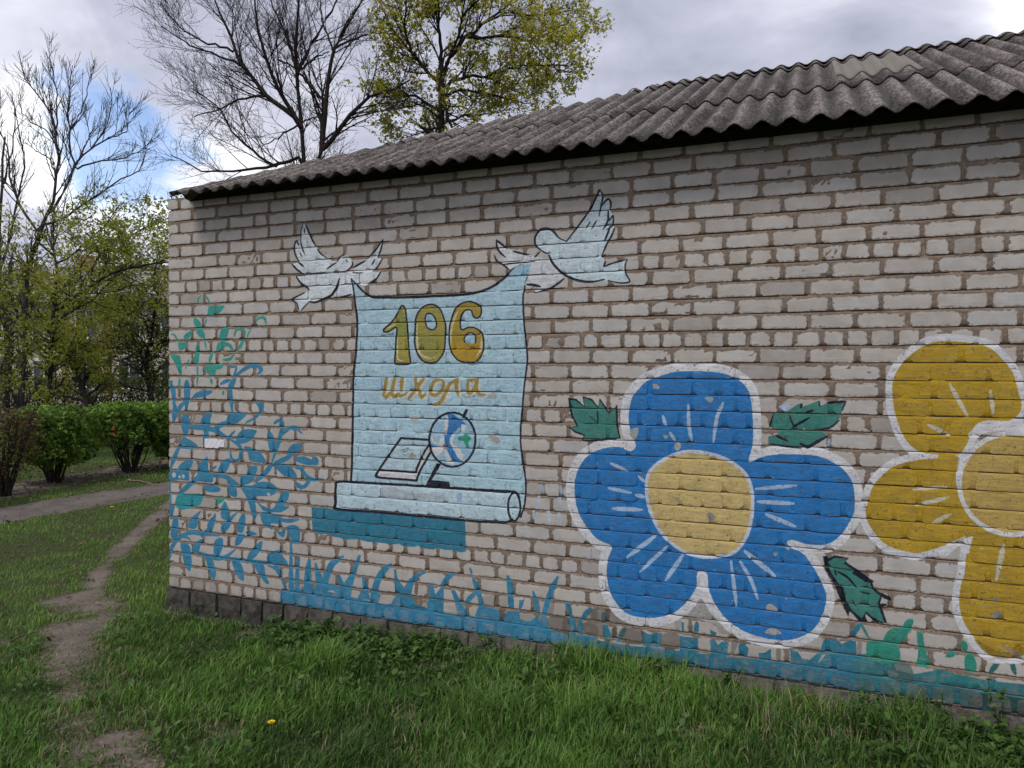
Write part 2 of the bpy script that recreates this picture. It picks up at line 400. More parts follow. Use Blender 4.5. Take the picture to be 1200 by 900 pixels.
    P_(GRN, '785,600 830,570 865,640 860,700 790,700'); P_(GRN, '645,600 680,560 720,565 700,600')
    S(GRD, 7, '1020,640 960,710'); S(GRD, 6, '1110,630 1140,720')
    P_('#35888a', '550,700 620,690 720,720 900,760 880,820 700,790 560,760'); P_('#35888a', '930,760 1000,765 1020,820 940,820')
    P_('#324c4a', '820,850 1000,860 1250,900 1400,950 1400,1100 800,930', False, 0.85); P_('#3f6665', '280,640 400,660 420,780 290,760', True, 0.7)
    P_('#3a6264', '600,800 840,830 830,900 450,860 450,800', True, 0.6)
    # mud splashed on the lowest courses
    G(660, 660, 6)
    MUD = '#4f453b'
    MUD = '#5a5046'
    for s, a in (('200,320 330,330 430,400 470,430 380,430 200,395', .8), ('140,415 270,430 280,510 160,500', .75), ('420,465 545,460 555,570 410,545', .95),
                 ('700,500 810,500 810,600 690,590', .85), ('340,460 380,460 365,540 345,530', .8), ('0,390 40,395 45,495 0,490', .8),
                 ('480,370 490,370 495,450 480,450', .7), ('1090,420 1200,470 1200,500 1100,490', .5), ('780,390 830,400 820,480 790,470', .4)): P_(MUD, s, True, a*0.72)
    G(500, 640, 6)
    for s, a in (('860,500 990,500 1000,610 870,580', .85), ('400,350 570,350 570,420 410,410', .45), ('510,440 550,440 545,520 515,515', .8),
                 ('660,440 750,455 740,470 660,465', .7), ('880,390 900,390 890,470 850,480', .6), ('1110,540 1200,560 1200,630 1110,610', .7),
                 ('1160,440 1200,450 1200,510 1160,500', .7)): P_(MUD, s, True, a*0.72)
    G(840, 650, 6)
    for s, a in (('110,600 150,610 120,700 100,690', .8), ('420,650 450,655 445,750 420,740', .85), ('990,620 1020,620 1015,700 990,700', .7),
                 ('620,640 720,650 680,690 560,660', .5)): P_(MUD, s, True, a*0.72)
    G(320, 620, 6); P_(MUD, '1000,385 1020,390 1015,460 995,450', True, .8); P_(MUD, '730,430 860,445 1000,465 1200,490 1200,500 900,470 730,440', True, .6)
    # ---------------- scroll
    G(360, 460, 4)
    P_(TD, '20,535 200,555 740,598 745,745 720,750 690,740 640,737 610,728 590,737 540,730 520,718 500,725 450,720 430,708 400,712 340,705 280,700 240,688 190,690 120,675 100,662 60,665 25,650', False)
    G(0, 0, 1)
    sheet = parse('410.5,323.5 416,332 424,340 434,347 450,348.5 473,348.5 497,347.6 520,346 552,344 571,338.7 585,330.5 594.7,322 605,312 613,309.5 622,308.5 618,324 615.5,334 613,345 613,360 614,376 616.8,406 618,423 614.5,451 612.5,475 611,490 610,510 612.5,540 616,565 615,592 610,607 600,600 500,580 411.5,566 412.5,535 413,460 414.5,437 417,413 418.5,380 417.5,364 415,349 412,335')
    PX('#b2d0dc', sheet)
    P_('#b3d2de', '414,462 500,470 611,468 610,520 614,570 500,575 412,564', False, 0.75)
    P_('#a8cadb', '416,440 520,445 612,445 610,462 415,455', False, 0.6)
    roll = parse('394,569 397.5,564.5 430,566 500,570 560,574 597.5,576 606,577.5 611,585 612,597 607,608 599,611 592,612.5 557,611 500,605.5 440,600 395,596.5 393,590')
    PX('#c2d9e2', roll)
    G(360, 460, 4); P_('#b4b9bd', '345,450 400,440 480,470 620,475 630,500 480,500 360,490', True, 0.7); P_('#8fb5d6', '700,480 720,470 725,505 705,510', True, .7)
    G(0, 0, 1)
    S(NAVY, 2.6, '411,323.5 414,341 416.5,358 418.5,380 417,413 414.3,437 413.5,479 412.5,535 411.5,564', (1, 1))
    S(NAVY, 3.0, '410.5,323.5 417,332 425,341 436,348 452,348.5 473,348.5 500,347.5 530,346 552,344 571,338.7 585,330.5 594.7,322 605,312 613,309.5 622,308.5', (0.6, 1))
    S(NAVY, 2.2, '622,309 618,324 615,337 613,350 614,376 617,406 618,423 614.5,451 612.5,475 610,510 612.5,540 616,565 615,590 610,606', (0.6, 1))
    S(NAVY, 3, '600,609 592,612.5 575,611.5 557,611 500,605.5 440,600 395,596.5 393,590 393.5,570 397.5,564.5 430,566 500,570 560,574 597.5,576 604,577 608,582', (1, 1))
    th = np.linspace(0, 2*math.pi, 26)[:-1]
    el = np.c_[602.5+7.2*np.cos(th), 594+16.5*np.sin(th)]; OUT(NAVY, 2.4, el)
    # ---------------- doves
    D1 = '#dde4e8'
    G(335, 250, 10)
    P_(D1, '210,122 235,130 270,220 310,310 360,390 385,430 440,485 480,530 545,555 600,555 640,500 690,478 740,510 778,560 780,600 790,640 860,595 930,555 985,510 1060,430 1090,370 1137,303 1130,370 1100,460 1075,520 1132,530 1090,610 1025,680 1110,690 1060,770 980,830 930,850 850,840 760,750 790,950 660,980 590,985 560,945 500,990 400,1030 330,1045 280,1035 220,1100 175,1142 155,1135 130,1055 75,1012 120,980 220,930 265,900 240,860 180,820 120,738 205,712 130,660 75,595 150,575 120,510 98,420 110,340 150,310 172,310 175,210', False)
    P_('#cfa3aa', '725,682 775,640 808,682', False)
    for w, s in ((2.2, '232,128 270,220 310,310 358,390'), (1.4, '175,300 178,200 205,130'), (1.2, '215,170 222,235'), (2, '150,560 118,500 98,420 112,335 150,312'),
                 (1.8, '130,330 155,375'), (1.6, '172,310 185,390 220,480'), (1.4, '165,460 190,510'), (2.4, '75,598 130,660 205,714'), (2.2, '150,575 210,625'),
                 (2.4, '122,740 180,825 240,860 270,895'), (2, '220,930 120,980 75,1010 130,1055'), (1.4, '130,1055 155,1135'), (1.6, '270,1040 180,1140'),
                 (3, '280,1035 340,1045 420,1015 520,970 570,915 610,830 630,760'), (2.2, '640,980 720,965 770,945'), (1.8, '370,420 400,465 480,525'),
                 (2, '485,650 540,610 590,575'), (1.6, '600,560 640,505 690,480'), (1.2, '705,545 720,575'), (2, '690,690 750,645 780,600 775,560'),
                 (2.4, '785,635 860,595 930,555'), (2, '970,515 1050,430 1090,370 1137,303'), (2, '1137,303 1115,420 1075,520'), (1.8, '1040,545 1005,605'),
                 (2, '1130,530 1080,620 1020,680'), (2.2, '1110,690 1060,765 960,830'), (1.3, '780,690 850,700 900,690'), (1.6, '120,735 300,712 560,695'), (1.4, '560,695 700,688')): S(NAVY, w, s)
    D2, D3 = '#cddde4', '#d8dbdd'
    G(560, 210, 6)
    P_(D3, '130,430 160,440 215,490 300,510 400,545 500,560 570,640 610,685 540,730 480,770 420,795 350,765 330,740 350,690 375,600 300,598 220,637 170,600 140,560 165,545 150,500 130,470', False)
    P_('#9fc6da', '220,665 270,612 320,598 378,595 365,640 345,690 200,690', False)
    P_(D2, '400,440 405,400 440,355 490,345 530,365 570,410 620,440 690,350 780,230 830,130 855,75 870,85 878,130 915,135 935,170 930,220 955,255 950,320 965,350 940,400 910,450 870,545 888,555 882,610 900,615 1000,575 1052,560 1035,610 1040,660 1070,722 1000,732 910,712 850,722 760,722 680,705 610,670 540,600 505,540 490,525 440,500 410,470', False)
    P_('#c9a5ab', '400,548 442,508 425,497 405,520', False)
    for w, s in ((2.6, '440,498 410,470 400,430 410,390 445,352 495,347 535,370 570,412 625,438'), (2.4, '625,435 690,350 780,225 835,120 855,75 868,90'),
                 (2.2, '868,90 878,130 850,260'), (2.4, '870,185 915,138 935,170 930,215'), (2.4, '915,225 915,290 880,355'), (2, '925,290 950,255 948,320 905,355'),
                 (2.4, '930,335 905,400 890,435'), (2.4, '962,345 940,400 910,450 870,545'), (2, '870,545 905,530'), (2.2, '885,612 900,575'),
                 (2.2, '885,615 950,590 1050,562'), (2, '1050,562 1036,610 1042,665 1068,720 1000,730 915,712'),
                 (3, '500,535 530,595 600,665 690,708 790,722 890,705'), (1.8, '440,498 480,520 510,515'), (2, '400,548 440,508'),
                 (2.8, '132,430 160,450 205,488'), (2.4, '132,430 135,480 160,520 195,548'), (2.4, '250,505 300,520 365,532'), (2.2, '115,535 135,575 180,605 225,640'),
                 (1.6, '160,600 260,590 400,578'), (2.6, '605,700 560,735 500,772 400,800'), (3, '345,740 400,745 440,755'), (1.6, '790,300 760,345'), (1.6, '835,290 800,350')): S(NAVY, w, s)
    # ---------------- 106 and the word below
    G(440, 345, 8.571)
    one = smooth(parse('270,110 300,150 315,270 325,420 340,600 350,690 280,703 215,700 193,685 200,560 207,420 207,330 130,373 88,375 82,350 150,290 200,230 240,150'), True, 3)
    zero = smooth(parse('545,100 600,110 650,150 690,250 705,330 700,430 690,560 650,640 600,685 545,690 480,670 430,610 400,530 392,420 400,280 420,200 470,130'), True)
    zin = smooth(parse('545,190 590,225 613,300 600,345 560,355 520,330 500,270 510,205'), True)
    six = smooth(parse('930,72 1000,85 1055,125 1065,175 1045,225 1010,238 980,215 965,165 930,155 890,170 860,220 850,290 870,355 930,332 1000,337 1060,380 1085,440 1085,550 1050,630 1000,680 900,682 830,660 770,590 742,500 740,380 755,270 800,150 850,100'), True)
    sin_ = smooth(parse('955,385 1000,410 1005,480 975,525 930,510 890,460 910,405'), True)
    PX('#a3994a', one); OUT(NAVY, 1.8, one)
    PX('#a3974a', zero); OUT(NAVY, 1.8, zero); PX('#a9c8d6', zin); OUT(NAVY, 1.6, zin)
    PX('#ab933e', six); OUT(NAVY, 1.8, six); PX('#a9c8d6', sin_); OUT(NAVY, 1.6, sin_)
    P_('#bd962c', '770,500 1060,500 1050,620 990,670 900,672 840,650 790,590', True, 0.8)
    P_('#8f9550', '470,420 640,420 640,560 560,600 480,560', True, 0.5); P_('#7f9150', '225,160 290,190 305,400 225,400', True, 0.5)
    for w, s in ((1.6, '222,430 220,560 222,640 250,665 290,660'), (2.2, '420,300 418,480 445,590 530,640 605,630'), (2, '825,170 785,260 757,390 760,510'),
                 (2.2, '1065,440 1062,540 1015,625'), (1.3, '120,340 200,300')): S('#d8cfae', w, s, (0.5, 0.3))
    G(440, 420, 8.571)
    word = ['112,200 92,310 78,375', '192,200 172,300 160,360', '268,200 258,330', '78,365 110,388 150,350 190,385 232,360 255,380 318,345',
            '400,200 402,262', '480,210 430,270 390,330 330,412', '402,270 440,330 462,388 505,355',
            '640,215 590,230 560,290 555,350 590,370 640,350 680,290 680,230 640,215', '822,210 745,260 702,350 660,430 612,462 548,462', '822,210 812,300 832,375',
            '930,220 1010,222 1000,290 960,340 930,345 925,280 930,220', '1022,212 1012,300 1042,360 1098,366']
    for s in word:
        p = parse(s)+np.array([3.2, 1.2]); stroke_pts('#d6d3c8', 3.6, smooth(p, False, 5), (0.8, 0.5))
    for s in word: S('#a8914a', 4.2, s, (0.9, 0.55))
    # ---------------- book and globe
    G(430, 475, 8.571)
    P_('#bed4dd', '340,335 605,345 480,672 130,655', False, 0.8); P_('#dcdadb', '110,672 130,658 480,680 492,742 120,716', False); P_('#d3d0d1', '490,672 600,430 628,420 628,470 520,690 492,722', False)
    for s in ('610,345 340,330', '340,330 105,670 100,700 120,725 500,755', '120,650 300,660 480,672 500,640 560,500 620,400', '500,755 520,690 560,610 640,470'): S(NAVY, 2.6, s, (1, 1))
    for s in ('345,450 375,440 365,470 400,455 410,425 430,450', '360,490 390,500 420,490 440,505 470,500 495,520', '300,400 360,410 430,395 560,405', '280,530 360,540 480,535'): S('#6d7680', 1.0, s, (1, 1), .8)
    th = np.linspace(0, 2*math.pi, 40)[:-1]
    glo = (np.c_[858+232*np.cos(th), 345+272*np.sin(th)])/T[2]+np.array(T[:2])
    PX('#a3c5da', glo)
    P_('#3f7fbd', '810,90 880,100 990,190 930,220 860,290 830,340 850,420 920,520 970,570 870,560 820,480 790,400 780,300 820,200')
    P_('#3f7fbd', '630,320 660,400 760,420 650,425')
    for s in ('790,110 815,120 805,270 780,280', '850,300 880,300 862,380 935,440 980,560 920,530 870,440 838,380', '640,310 720,380 750,310 780,320 760,410 680,390',
              '640,430 780,430 690,510', '790,450 860,570 790,550', '940,200 990,200 970,270', '780,560 880,600 850,570'): P_('#d8d8d6', s)
    P_('#2f9a78', '915,320 960,308 990,290 1050,330 1020,370 1030,430 1000,425 970,360 922,352'); P_('#a08d80', '765,405 800,400 800,440 770,440')
    OUT(NAVY, 2.5, glo); S(NAVY, 3.6, '972,112 1000,52', (1, 1))
    P_(NAVY, '700,580 742,592 650,750 825,768 842,842 580,822 600,780', False)
    # pale strokes right of the scroll
    G(360, 460, 4)
    for s in ('1098,435 1104,475', '1086,490 1074,545', '1185,440 1190,480', '1180,490 1185,530', '1130,560 1140,610', '1060,560 1070,600', '1180,570 1190,610'): S('#b8cbdc', 4.5, s, (.8, .6), .75)
    G(0, 0, 1); S('#7f97c0', 1.4, '693,643 693,661', (1, 1), .8)
    # ---------------- blue flower
    blue = smooth(parse('745,522 738,502 736.7,487 740,468 745,460 758,446.7 773,441 790,436 810,435 837,436 855,440 868,447 877,458 881,475 882,490 882.5,507 881.7,523 877,541.5 888,537.5 905,533 933,532.5 960,535 981.7,545 995,558 1000,570 1001.7,585 1000.8,600 995,613 985,627 970,637.5 948,638 930,633 922,635 927,642 940,648 950,660 960,677 967,693 968,706 961.7,725 948,741.7 923,750 898,748 873,740 853,727 840,711 833,697 830,687 829,673 822,670 816.7,672 816,688 805,705 791.7,716.7 776.7,722.5 756.7,724 733,718 718,700 712.5,685 711,668 713,653 716.7,640 700,631.7 688,618 680,605 675,590 673,571 676.7,552 685,538 695,530 710,525 726.7,524 738,529'), True, 4)
    wt = smooth(parse('745,521 738,502 736.7,487 740,468 745,460 758,446.7 773,441 790,436 810,435 837,436 855,440 868,447 877,458 881,475 882,490 882.5,507 881.7,523 877,541.5 888,537.5 905,533 933,532.5 960,535 981.7,545 995,558 1000,570 1001.7,585 1000.8,600 995,613 985,627 970,637.5 948,638 930,633 922,635 927,642 940,648 950,660 960,677 967,693 968,706 961.7,725 948,741.7 923,750 898,748 873,740 853,727 840,711 833,697 830,687 822,670 816,688 805,705 791.7,716.7 776.7,722.5 756.7,724 733,718 718,700 712.5,685 711,668 713,653 716.7,640 700,631.7 688,618 680,605 675,590 673,571 676.7,552 685,538 695,530 710,525 726.7,524 742,530'), True, 4)
    WO = '#dcdbde'
    OUT(WO, 20, wt)
    P_(WO, '822,668 832,685 842,712 862,735 820,706 790,726 806,705 815,690', False)
    P_('#a9a6a2', '822,702 835,722 850,738 822,726 806,723 814,711', True)
    P_(WO, '742,518 752,528 737,534 722,528', False); P_(WO, '870,548 884,535 890,530 875,556', False); P_(WO, '920,630 925,642 955,650 975,640 950,638', False)
    BLUE = '#2e7bbd'
    PX(BLUE, blue)
    WS = '#c3d0e6'
    G(0, 0, 1)
    for w, s in ((4, '776.7,487 780,498'), (4, '785,507 791,516'), (4.5, '806.7,475 807.5,500 811,518'), (4.5, '847.5,472 840,490 836,518'), (4, '716,543 735,552'),
                 (3.5, '748,558 756,565'), (4, '713,572 740,577.5'), (5, '745,580 755,582.5'), (5, '718,596 752,597.5'), (5.5, '768,628 735,653'), (4.5, '782,640 750,670'),
                 (5.5, '800,651 780,680'), (4.5, '886,573 933,569'), (5, '888,588 930,590'), (5, '898,603 932,617'), (6, '873,646 908,675'), (4.5, '856.7,658 861,693 862.5,710'),
                 (4.5, '867.5,658 880,680 888,702')): S(WS, w, s, (.6, .5), .85)
    cen = smooth(parse('760,562 768,548 785,537 803,531.5 822,532 843,537 860,546 873,558 879,575 880,592 878,612 872,630 860,645 843,650 825,651 808,647 792,638 778,625 768,608 761,588'), True, 4)
    OUT('#cdd2e2', 8, cen); PX('#cfb679', cen)
    for s in ('828,603 834,601 838,607 832,610', '791,583 795,584 794,589'): P_('#9a9596', s)
    # leaves round it
    LG = '#43857a'
    G(660, 420, 6)
    l1 = parse('40,285 90,290 150,340 140,270 200,290 245,345 255,285 300,350 320,385 375,330 380,470 400,560 300,570 180,580 130,575 150,540 90,520 40,485 100,475 60,400')
    PX(LG, l1); OUT(NAVY, 2.4, l1)
    for s in ('240,370 245,460', '320,385 330,350', '180,400 240,450'): S('#27443f', 1.6, s)
    G(840, 420, 6)
    l2 = parse('370,480 400,390 480,380 590,310 600,340 720,295 720,340 780,310 910,300 880,370 860,430 800,490 730,500 780,545 720,590 600,630 400,610 360,590 360,550 440,530 440,505')
    PX(LG, l2)
    for w, s in ((3, '540,480 655,415'), (3, '630,380 680,365'), (3, '590,345 600,318'), (3.4, '780,312 910,302'), (3.2, '420,545 500,580'), (4, '590,600 640,622 700,590 780,548'),
                 (2.2, '365,602 590,632'), (2.6, '730,500 800,485 862,435'), (2, '370,480 400,390'), (2.2, '720,300 725,340'), (2, '880,370 908,302'), (2, '510,400 540,480')): S(NAVY, w, s)
    P_('#b9cdee', '440,340 480,315 530,320 500,350 470,370', True, .9); P_('#b5c8ec', '780,575 800,575 790,635 765,635', True, .8)
    G(840, 650, 6)
    l3 = parse('780,50 830,20 920,35 890,60 970,110 950,130 1040,190 1080,200 1090,240 1150,290 1130,340 1180,480 1110,450 1050,400 1020,450 950,390 910,320 890,230 860,210 800,120')
    OUT(NAVY, 6, l3)
    P_(NAVY, '745,10 780,10 830,200 900,230 910,320 940,380 925,440 880,350 830,220 760,100', False)
    P_(NAVY, '940,350 1010,450 1030,390 1060,470 1040,480 1000,470 950,410', False); P_(NAVY, '1050,390 1110,450 1180,480 1150,340 1200,345 1190,360 1160,370 1195,470 1160,485 1090,460', False)
    P_(NAVY, '900,40 960,90 1040,140 1110,190 1070,205 1030,170 960,120 890,70', False); P_(NAVY, '1120,270 1160,265 1225,300 1230,330 1180,310', False)
    PX(LG, l3)
    for w, s in ((2.4, '850,120 920,160 980,230'), (2.4, '830,110 840,150'), (1.6, '1010,260 1080,280'), (1.6, '950,320 980,360')): S(NAVY, w, s)
    # ---------------- yellow flower
    G(0, 0, 1)
    YEL, CRM = '#b8962f', '#bfa25a'
    top = smooth(parse('1046.7,446.7 1053,431.7 1063,420 1080,406.7 1100,400 1130,401 1158,406.7 1175,421.7 1187,437 1193,457 1197,473 1195,483 1183,493 1150,500 1138,510 1125,532 1100,533 1075,528 1060,513 1051.7,493 1046.7,473'), True, 4)
    lef = smooth(parse('1122,535 1098,536.7 1070,540 1045,548 1025,567 1018,585 1015,605 1025,625 1042,640 1067,647.5 1083,646.7 1105,640 1127,630 1150,620 1137,605 1125,583 1120,560'), True, 4)
    bot = smooth(parse('1150,620 1142,635 1133,650 1130,673 1126.7,683 1124,707 1130,730 1142,748 1158,766 1177,770 1200,768 1225,760 1240,735 1242,700 1235,665 1228,640 1200,632 1180,628'), True, 4)
    rig = smooth(parse('1235,600 1258,612 1285,622 1312,612 1325,585 1320,555 1300,535 1270,530 1245,545 1240,575'), True, 4)
    rtop = smooth(parse('1200,495 1212,470 1225,445 1250,430 1280,435 1296,460 1290,495 1265,525 1240,535'), True, 4)
    for q in (top, lef, bot, rig, rtop): OUT(WO, 17, q)
    for q in (top, lef, bot, rig, rtop): PX(YEL, q)
    P_(YEL, '1122,533 1100,540 1100,528 1124,528', False); P_(YEL, '1148,616 1128,632 1138,645 1200,640 1200,625', False)
    P_(WO, '1140,628 1128,632 1105,642 1085,650 1110,652 1124,640 1130,650 1136,648', False)
    cc = np.c_[1188+61*np.cos(th), 567+57*np.sin(th)]
    OUT(WO, 11, cc); PX(CRM, cc)
    S(WO, 12, '1138,510 1152,500 1170,499 1200,500', (.6, .8))
    for w, s in ((5.5, '1113,450 1123,468 1134,488'), (5, '1161,457 1164,485'), (5, '1087,497.5 1113,510'), (5, '1073,592.5 1112,582.5'), (5, '1093,612.5 1115,602.5'), (4, '1070,574 1110,570'),
                 (6, '1176,638 1173,653 1167.5,680'), (5, '1215,660 1212,690')): S('#cfc8b8', w, s, (.4, .4), .95)
    P_('#8d6c22', '1142,749 1175,765 1195,755 1200,768 1178,772 1158,767', True, .6); P_('#8c8681', '1172,755 1183,760 1198,768 1185,766', True, .9)
    for s in ('1163,703 1168,701 1171,705 1166,706', '1164,718 1171,716 1175,721 1168,724 1164,722'): P_('#8f8e93', s)
    # chips through the paint
    CH = '#b3aca4'
    for s in ('765,450 771,451 773,455 767,456', '826,466 836,466 832,472', '777,510 783,511 780,515', '790,523 795,517 798,524 793,528', '738,504 748,502 746,512 742,515', '898,710 904,708 912,716 900,716',
              '896,741 905,736 916,742 908,744', '843,649 848,646 851,651', '920,641 926,640 924,645', '906,648 912,648 909,652', '570,466 578,460 582,466', '478,536 486,537 484,530',
              '572,510 582,512 586,519 578,518', '540,462 548,464 556,463 546,466', '480,490 486,487 492,492 484,493'): P_(CH, s, True, .95)
    return img
def mural_image():
    a = draw_mural()
    im = bpy.data.images.new('wall_painting', MW, MH, alpha=True)
    im.alpha_mode = 'CHANNEL_PACKED'
    im.pixels.foreach_set(np.clip(a, 0, 1).astype(np.float32).ravel())
    im.update(); im.pack()
    return im

# ------------------------------------------------------------------ materials of the building
BASE = 0.2            # height of the lowest brick course above the ground
CH, SP = 0.1, 0.265   # course height, stretcher pitch
WALL_L, WALL_D = 8.0, 5.98
building = empty('brick_building', (0, 0, 0), 'low pale brick building with a painted wall and grey corrugated roof', 'building')
MURAL = mural_image()
def paint_nodes(n, wc):
    """colour and coverage of the painting at wall coordinates wc"""
    wob = n.noise(wc, 55, 2, 0.5, 0.0, 'Color')
    sub = n.N.new('ShaderNodeVectorMath'); sub.operation = 'MULTIPLY_ADD'
    n.L.new(wob, sub.inputs[0]); sub.inputs[1].default_value = (0.007, 0, 0.007); n.L.new(wc, sub.inputs[2])
    mp = n.N.new('ShaderNodeSeparateXYZ'); n.L.new(sub.outputs[0], mp.inputs[0])
    u = n.math('MULTIPLY', n.math('SUBTRACT', mp.outputs[0], MU0+0.0035), 1/(MU1-MU0))
    v = n.math('MULTIPLY', n.math('SUBTRACT', mp.outputs[2], MV0+0.0035), 1/(MV1-MV0))
    cb = n.N.new('ShaderNodeCombineXYZ'); n.L.new(u, cb.inputs[0]); n.L.new(v, cb.inputs[1])
    ti = n.N.new('ShaderNodeTexImage'); ti.image = MURAL; ti.extension = 'CLIP'; ti.interpolation = 'Linear'
    n.L.new(cb.outputs[0], ti.inputs[0])
    return ti.outputs['Color'], ti.outputs['Alpha']
MORTAR_A, MORTAR_B = (0.165, 0.122, 0.092), (0.265, 0.208, 0.163)
def sub_warp(n, wc):
    w = n.noise(wc, 22, 2, 0.5, 0.0, 'Color')
    v = n.N.new('ShaderNodeVectorMath'); v.operation = 'MULTIPLY_ADD'
    n.L.new(w, v.inputs[0]); v.inputs[1].default_value = (0.05, 0.0, 0.05); n.L.new(wc, v.inputs[2])
    return v.outputs[0]
def brick_material(name, joined):
    n = NT(name, 0.9, 0.2)
    wc = n.coord('Object', building)
    rnd = n.attr('tint') if joined else n.rand()
    edge = n.attr('edge')
    base = n.ramp(rnd, [(0.0, (0.335, 0.308, 0.284)), (0.10, (0.42, 0.390, 0.362)), (0.35, (0.458, 0.424, 0.388)), (0.6, (0.440, 0.420, 0.400)), (0.85, (0.485, 0.456, 0.425)), (1.0, (0.425, 0.416, 0.408))])
    n1 = n.noise(wc, 9, 4, 0.6); n2 = n.noise(wc, 95, 2, 0.6); n3 = n.noise(wc, 30, 2, 0.6)
    base = n.mix(n.step(n1, 0.30, 0.7), n.mix(1.0, base, (0.86, 0.84, 0.82), 'MULTIPLY'), base)
    base = n.mix(n.step(n2, 0.62, 0.74, 0, 0.35), base, (0.34, 0.315, 0.29))
    sm = n.noise(wc, 40, 4, 0.68, 0.5)
    val = n.math('ADD', edge, n.math('MULTIPLY', n.math('SUBTRACT', sm, 0.5), 2.6))
    smear = n.step(val, 0.15, 0.23, 1.0, 0.0)
    mor = n.mix(n3, MORTAR_A, MORTAR_B)
    body = n.mix(n.math('MULTIPLY', smear, 0.92), base, mor)
    # old grime on the lowest courses
    sp = n.N.new('ShaderNodeSeparateXYZ'); n.L.new(wc, sp.inputs[0])
    low = n.math('MULTIPLY', n.step(sp.outputs[2], 0.2, 0.52, 1.0, 0.0), n.step(n1, 0.40, 0.62))
    body = n.mix(n.math('MULTIPLY', low, 0.55), body, (0.17, 0.145, 0.115))
    pc, pa = paint_nodes(n, wc)
    peel = n.step(n.math('ADD', sm, n.math('MULTIPLY', edge, -0.10)), 0.635, 0.65)
    cov = n.math('MULTIPLY', pa, n.math('SUBTRACT', 1.0, peel), clamp=True)
    pv = n.mix(n.step(n1, 0.3, 0.72), n.mix(1.0, pc, (0.80, 0.80, 0.81), 'MULTIPLY'), pc)
    crk = n.math('MULTIPLY', n.step(n.voronoi(sub_warp(n, wc), 30, 'DISTANCE_TO_EDGE'), 0.018, 0.045, 1.0, 0.0), n.step(sm, 0.50, 0.58))
    pv = n.mix(n.math('MULTIPLY', crk, 0.75), pv, (0.05, 0.045, 0.04))
    pv = n.mix(n.step(n2, 0.60, 0.75, 0, 0.30), pv, n.mix(1.0, pv, (0.55, 0.55, 0.55), 'MULTIPLY'))
    bv = n.N.new('ShaderNodeVectorMath'); bv.operation = 'MULTIPLY'; n.L.new(wc, bv.inputs[0]); bv.inputs[1].default_value = (11, 1, 80)
    brush = n.noise(bv.outputs[0], 1.0, 3, 0.6, 0.3)
    pv = n.mix(n.step(brush, 0.32, 0.68), n.mix(1.0, pv, (0.74, 0.76, 0.78), 'MULTIPLY'), n.mix(0.015, n.mix(1.0, pv, (1.0, 1.0, 0.98), 'MULTIPLY'), (0.6, 0.6, 0.58)))
    cov = n.math('MULTIPLY', cov, n.step(n.math('ADD', brush, n.math('MULTIPLY', low, -0.25)), 0.22, 0.44, 0.62, 1.0))
    # splashed earth and algae on the lowest courses, worst away from the corner
    gx = n.step(sp.outputs[0], 3.2, 6.2)
    top = n.math('ADD', n.math('MULTIPLY', gx, 0.17), 0.06)
    gz_ = n.math('DIVIDE', n.math('SUBTRACT', sp.outputs[2], 0.2), top)
    gm = n.step(n.math('SUBTRACT', n.math('ADD', n.math('MULTIPLY', sm, 1.3), n.math('MULTIPLY', n1, 1.1)), gz_), 0.35, 1.0)
    gm = n.math('MULTIPLY', gm, n.step(sp.outputs[0], 2.6, 6.2, 0.08, 0.42))
    fin = n.mix(gm, n.mix(cov, body, pv), n.mix(n.step(n2, 0.4, 0.6), (0.050, 0.048, 0.040), (0.115, 0.105, 0.085)))
    n.color(fin)
    n.put(n.b.inputs['Roughness'], n.math('SUBTRACT', 0.92, n.math('MULTIPLY', cov, 0.30)))
    h = n.math('ADD', n.math('MULTIPLY', n2, 0.35), n.math('MULTIPLY', n3, 0.6))
    h = n.math('SUBTRACT', h, n.math('MULTIPLY', smear, 0.28))
    n.bump(h, 0.45, 0.005)
    return n.m
M_BRICK, M_BRICKJ = brick_material('silicate_brick', False), brick_material('silicate_brickwork', True)
def mortar_material():
    n = NT('mortar', 0.95, 0.15)
    wc = n.coord('Object', building)
    n1 = n.noise(wc, 60, 3, 0.65); n2 = n.noise(wc, 11, 2, 0.6)
    c = n.mix(n.step(n1, 0.3, 0.72), MORTAR_A, MORTAR_B)
    c = n.mix(n.step(n2, 0.45, 0.75, 0, 0.5), c, (0.21, 0.165, 0.13))
    pc, pa = paint_nodes(n, wc)
    peel = n.step(n.noise(wc, 30, 4, 0.7, 0.7), 0.63, 0.67)
    dep = n.attr('groove')
    cov = n.math('MULTIPLY', n.math('MULTIPLY', pa, n.math('SUBTRACT', 1.0, peel)), n.math('SUBTRACT', 1.0, n.math('MULTIPLY', dep, 0.8)), clamp=True)
    c = n.mix(cov, c, n.mix(1.0, pc, (0.84, 0.84, 0.84), 'MULTIPLY'))
    n.color(c); n.bump(n1, 0.7, 0.006)
    return n.m
M_MORTAR = mortar_material()
def plinth_material():
    n = NT('soot_dark_concrete', 0.95, 0.15)
    wc = n.coord('Object', building)
    n1 = n.noise(wc, 16, 6, 0.68); n2 = n.noise(wc, 85, 4, 0.6)
    sp = n.N.new('ShaderNodeSeparateXYZ'); n.L.new(wc, sp.inputs[0])
    lf = n.step(sp.outputs[0], 0.8, 3.2)
    c = n.mix(n.step(n1, 0.3, 0.7), (0.030, 0.028, 0.026), (0.095, 0.085, 0.075))
    c2 = n.mix(n.step(n1, 0.3, 0.7), (0.075, 0.068, 0.060), (0.18, 0.16, 0.14))
    c = n.mix(lf, c, c2)
    c = n.mix(n.step(n2, 0.6, 0.75, 0, .5), c, (0.26, 0.235, 0.205))
    c = n.mix(n.step(n.noise(wc, 7, 4, 0.6), 0.60, 0.72, 0, .35), c, (0.13, 0.15, 0.07))
    n.color(c); n.bump(n.math('ADD', n1, n2), 0.8, 0.012)
    return n.m
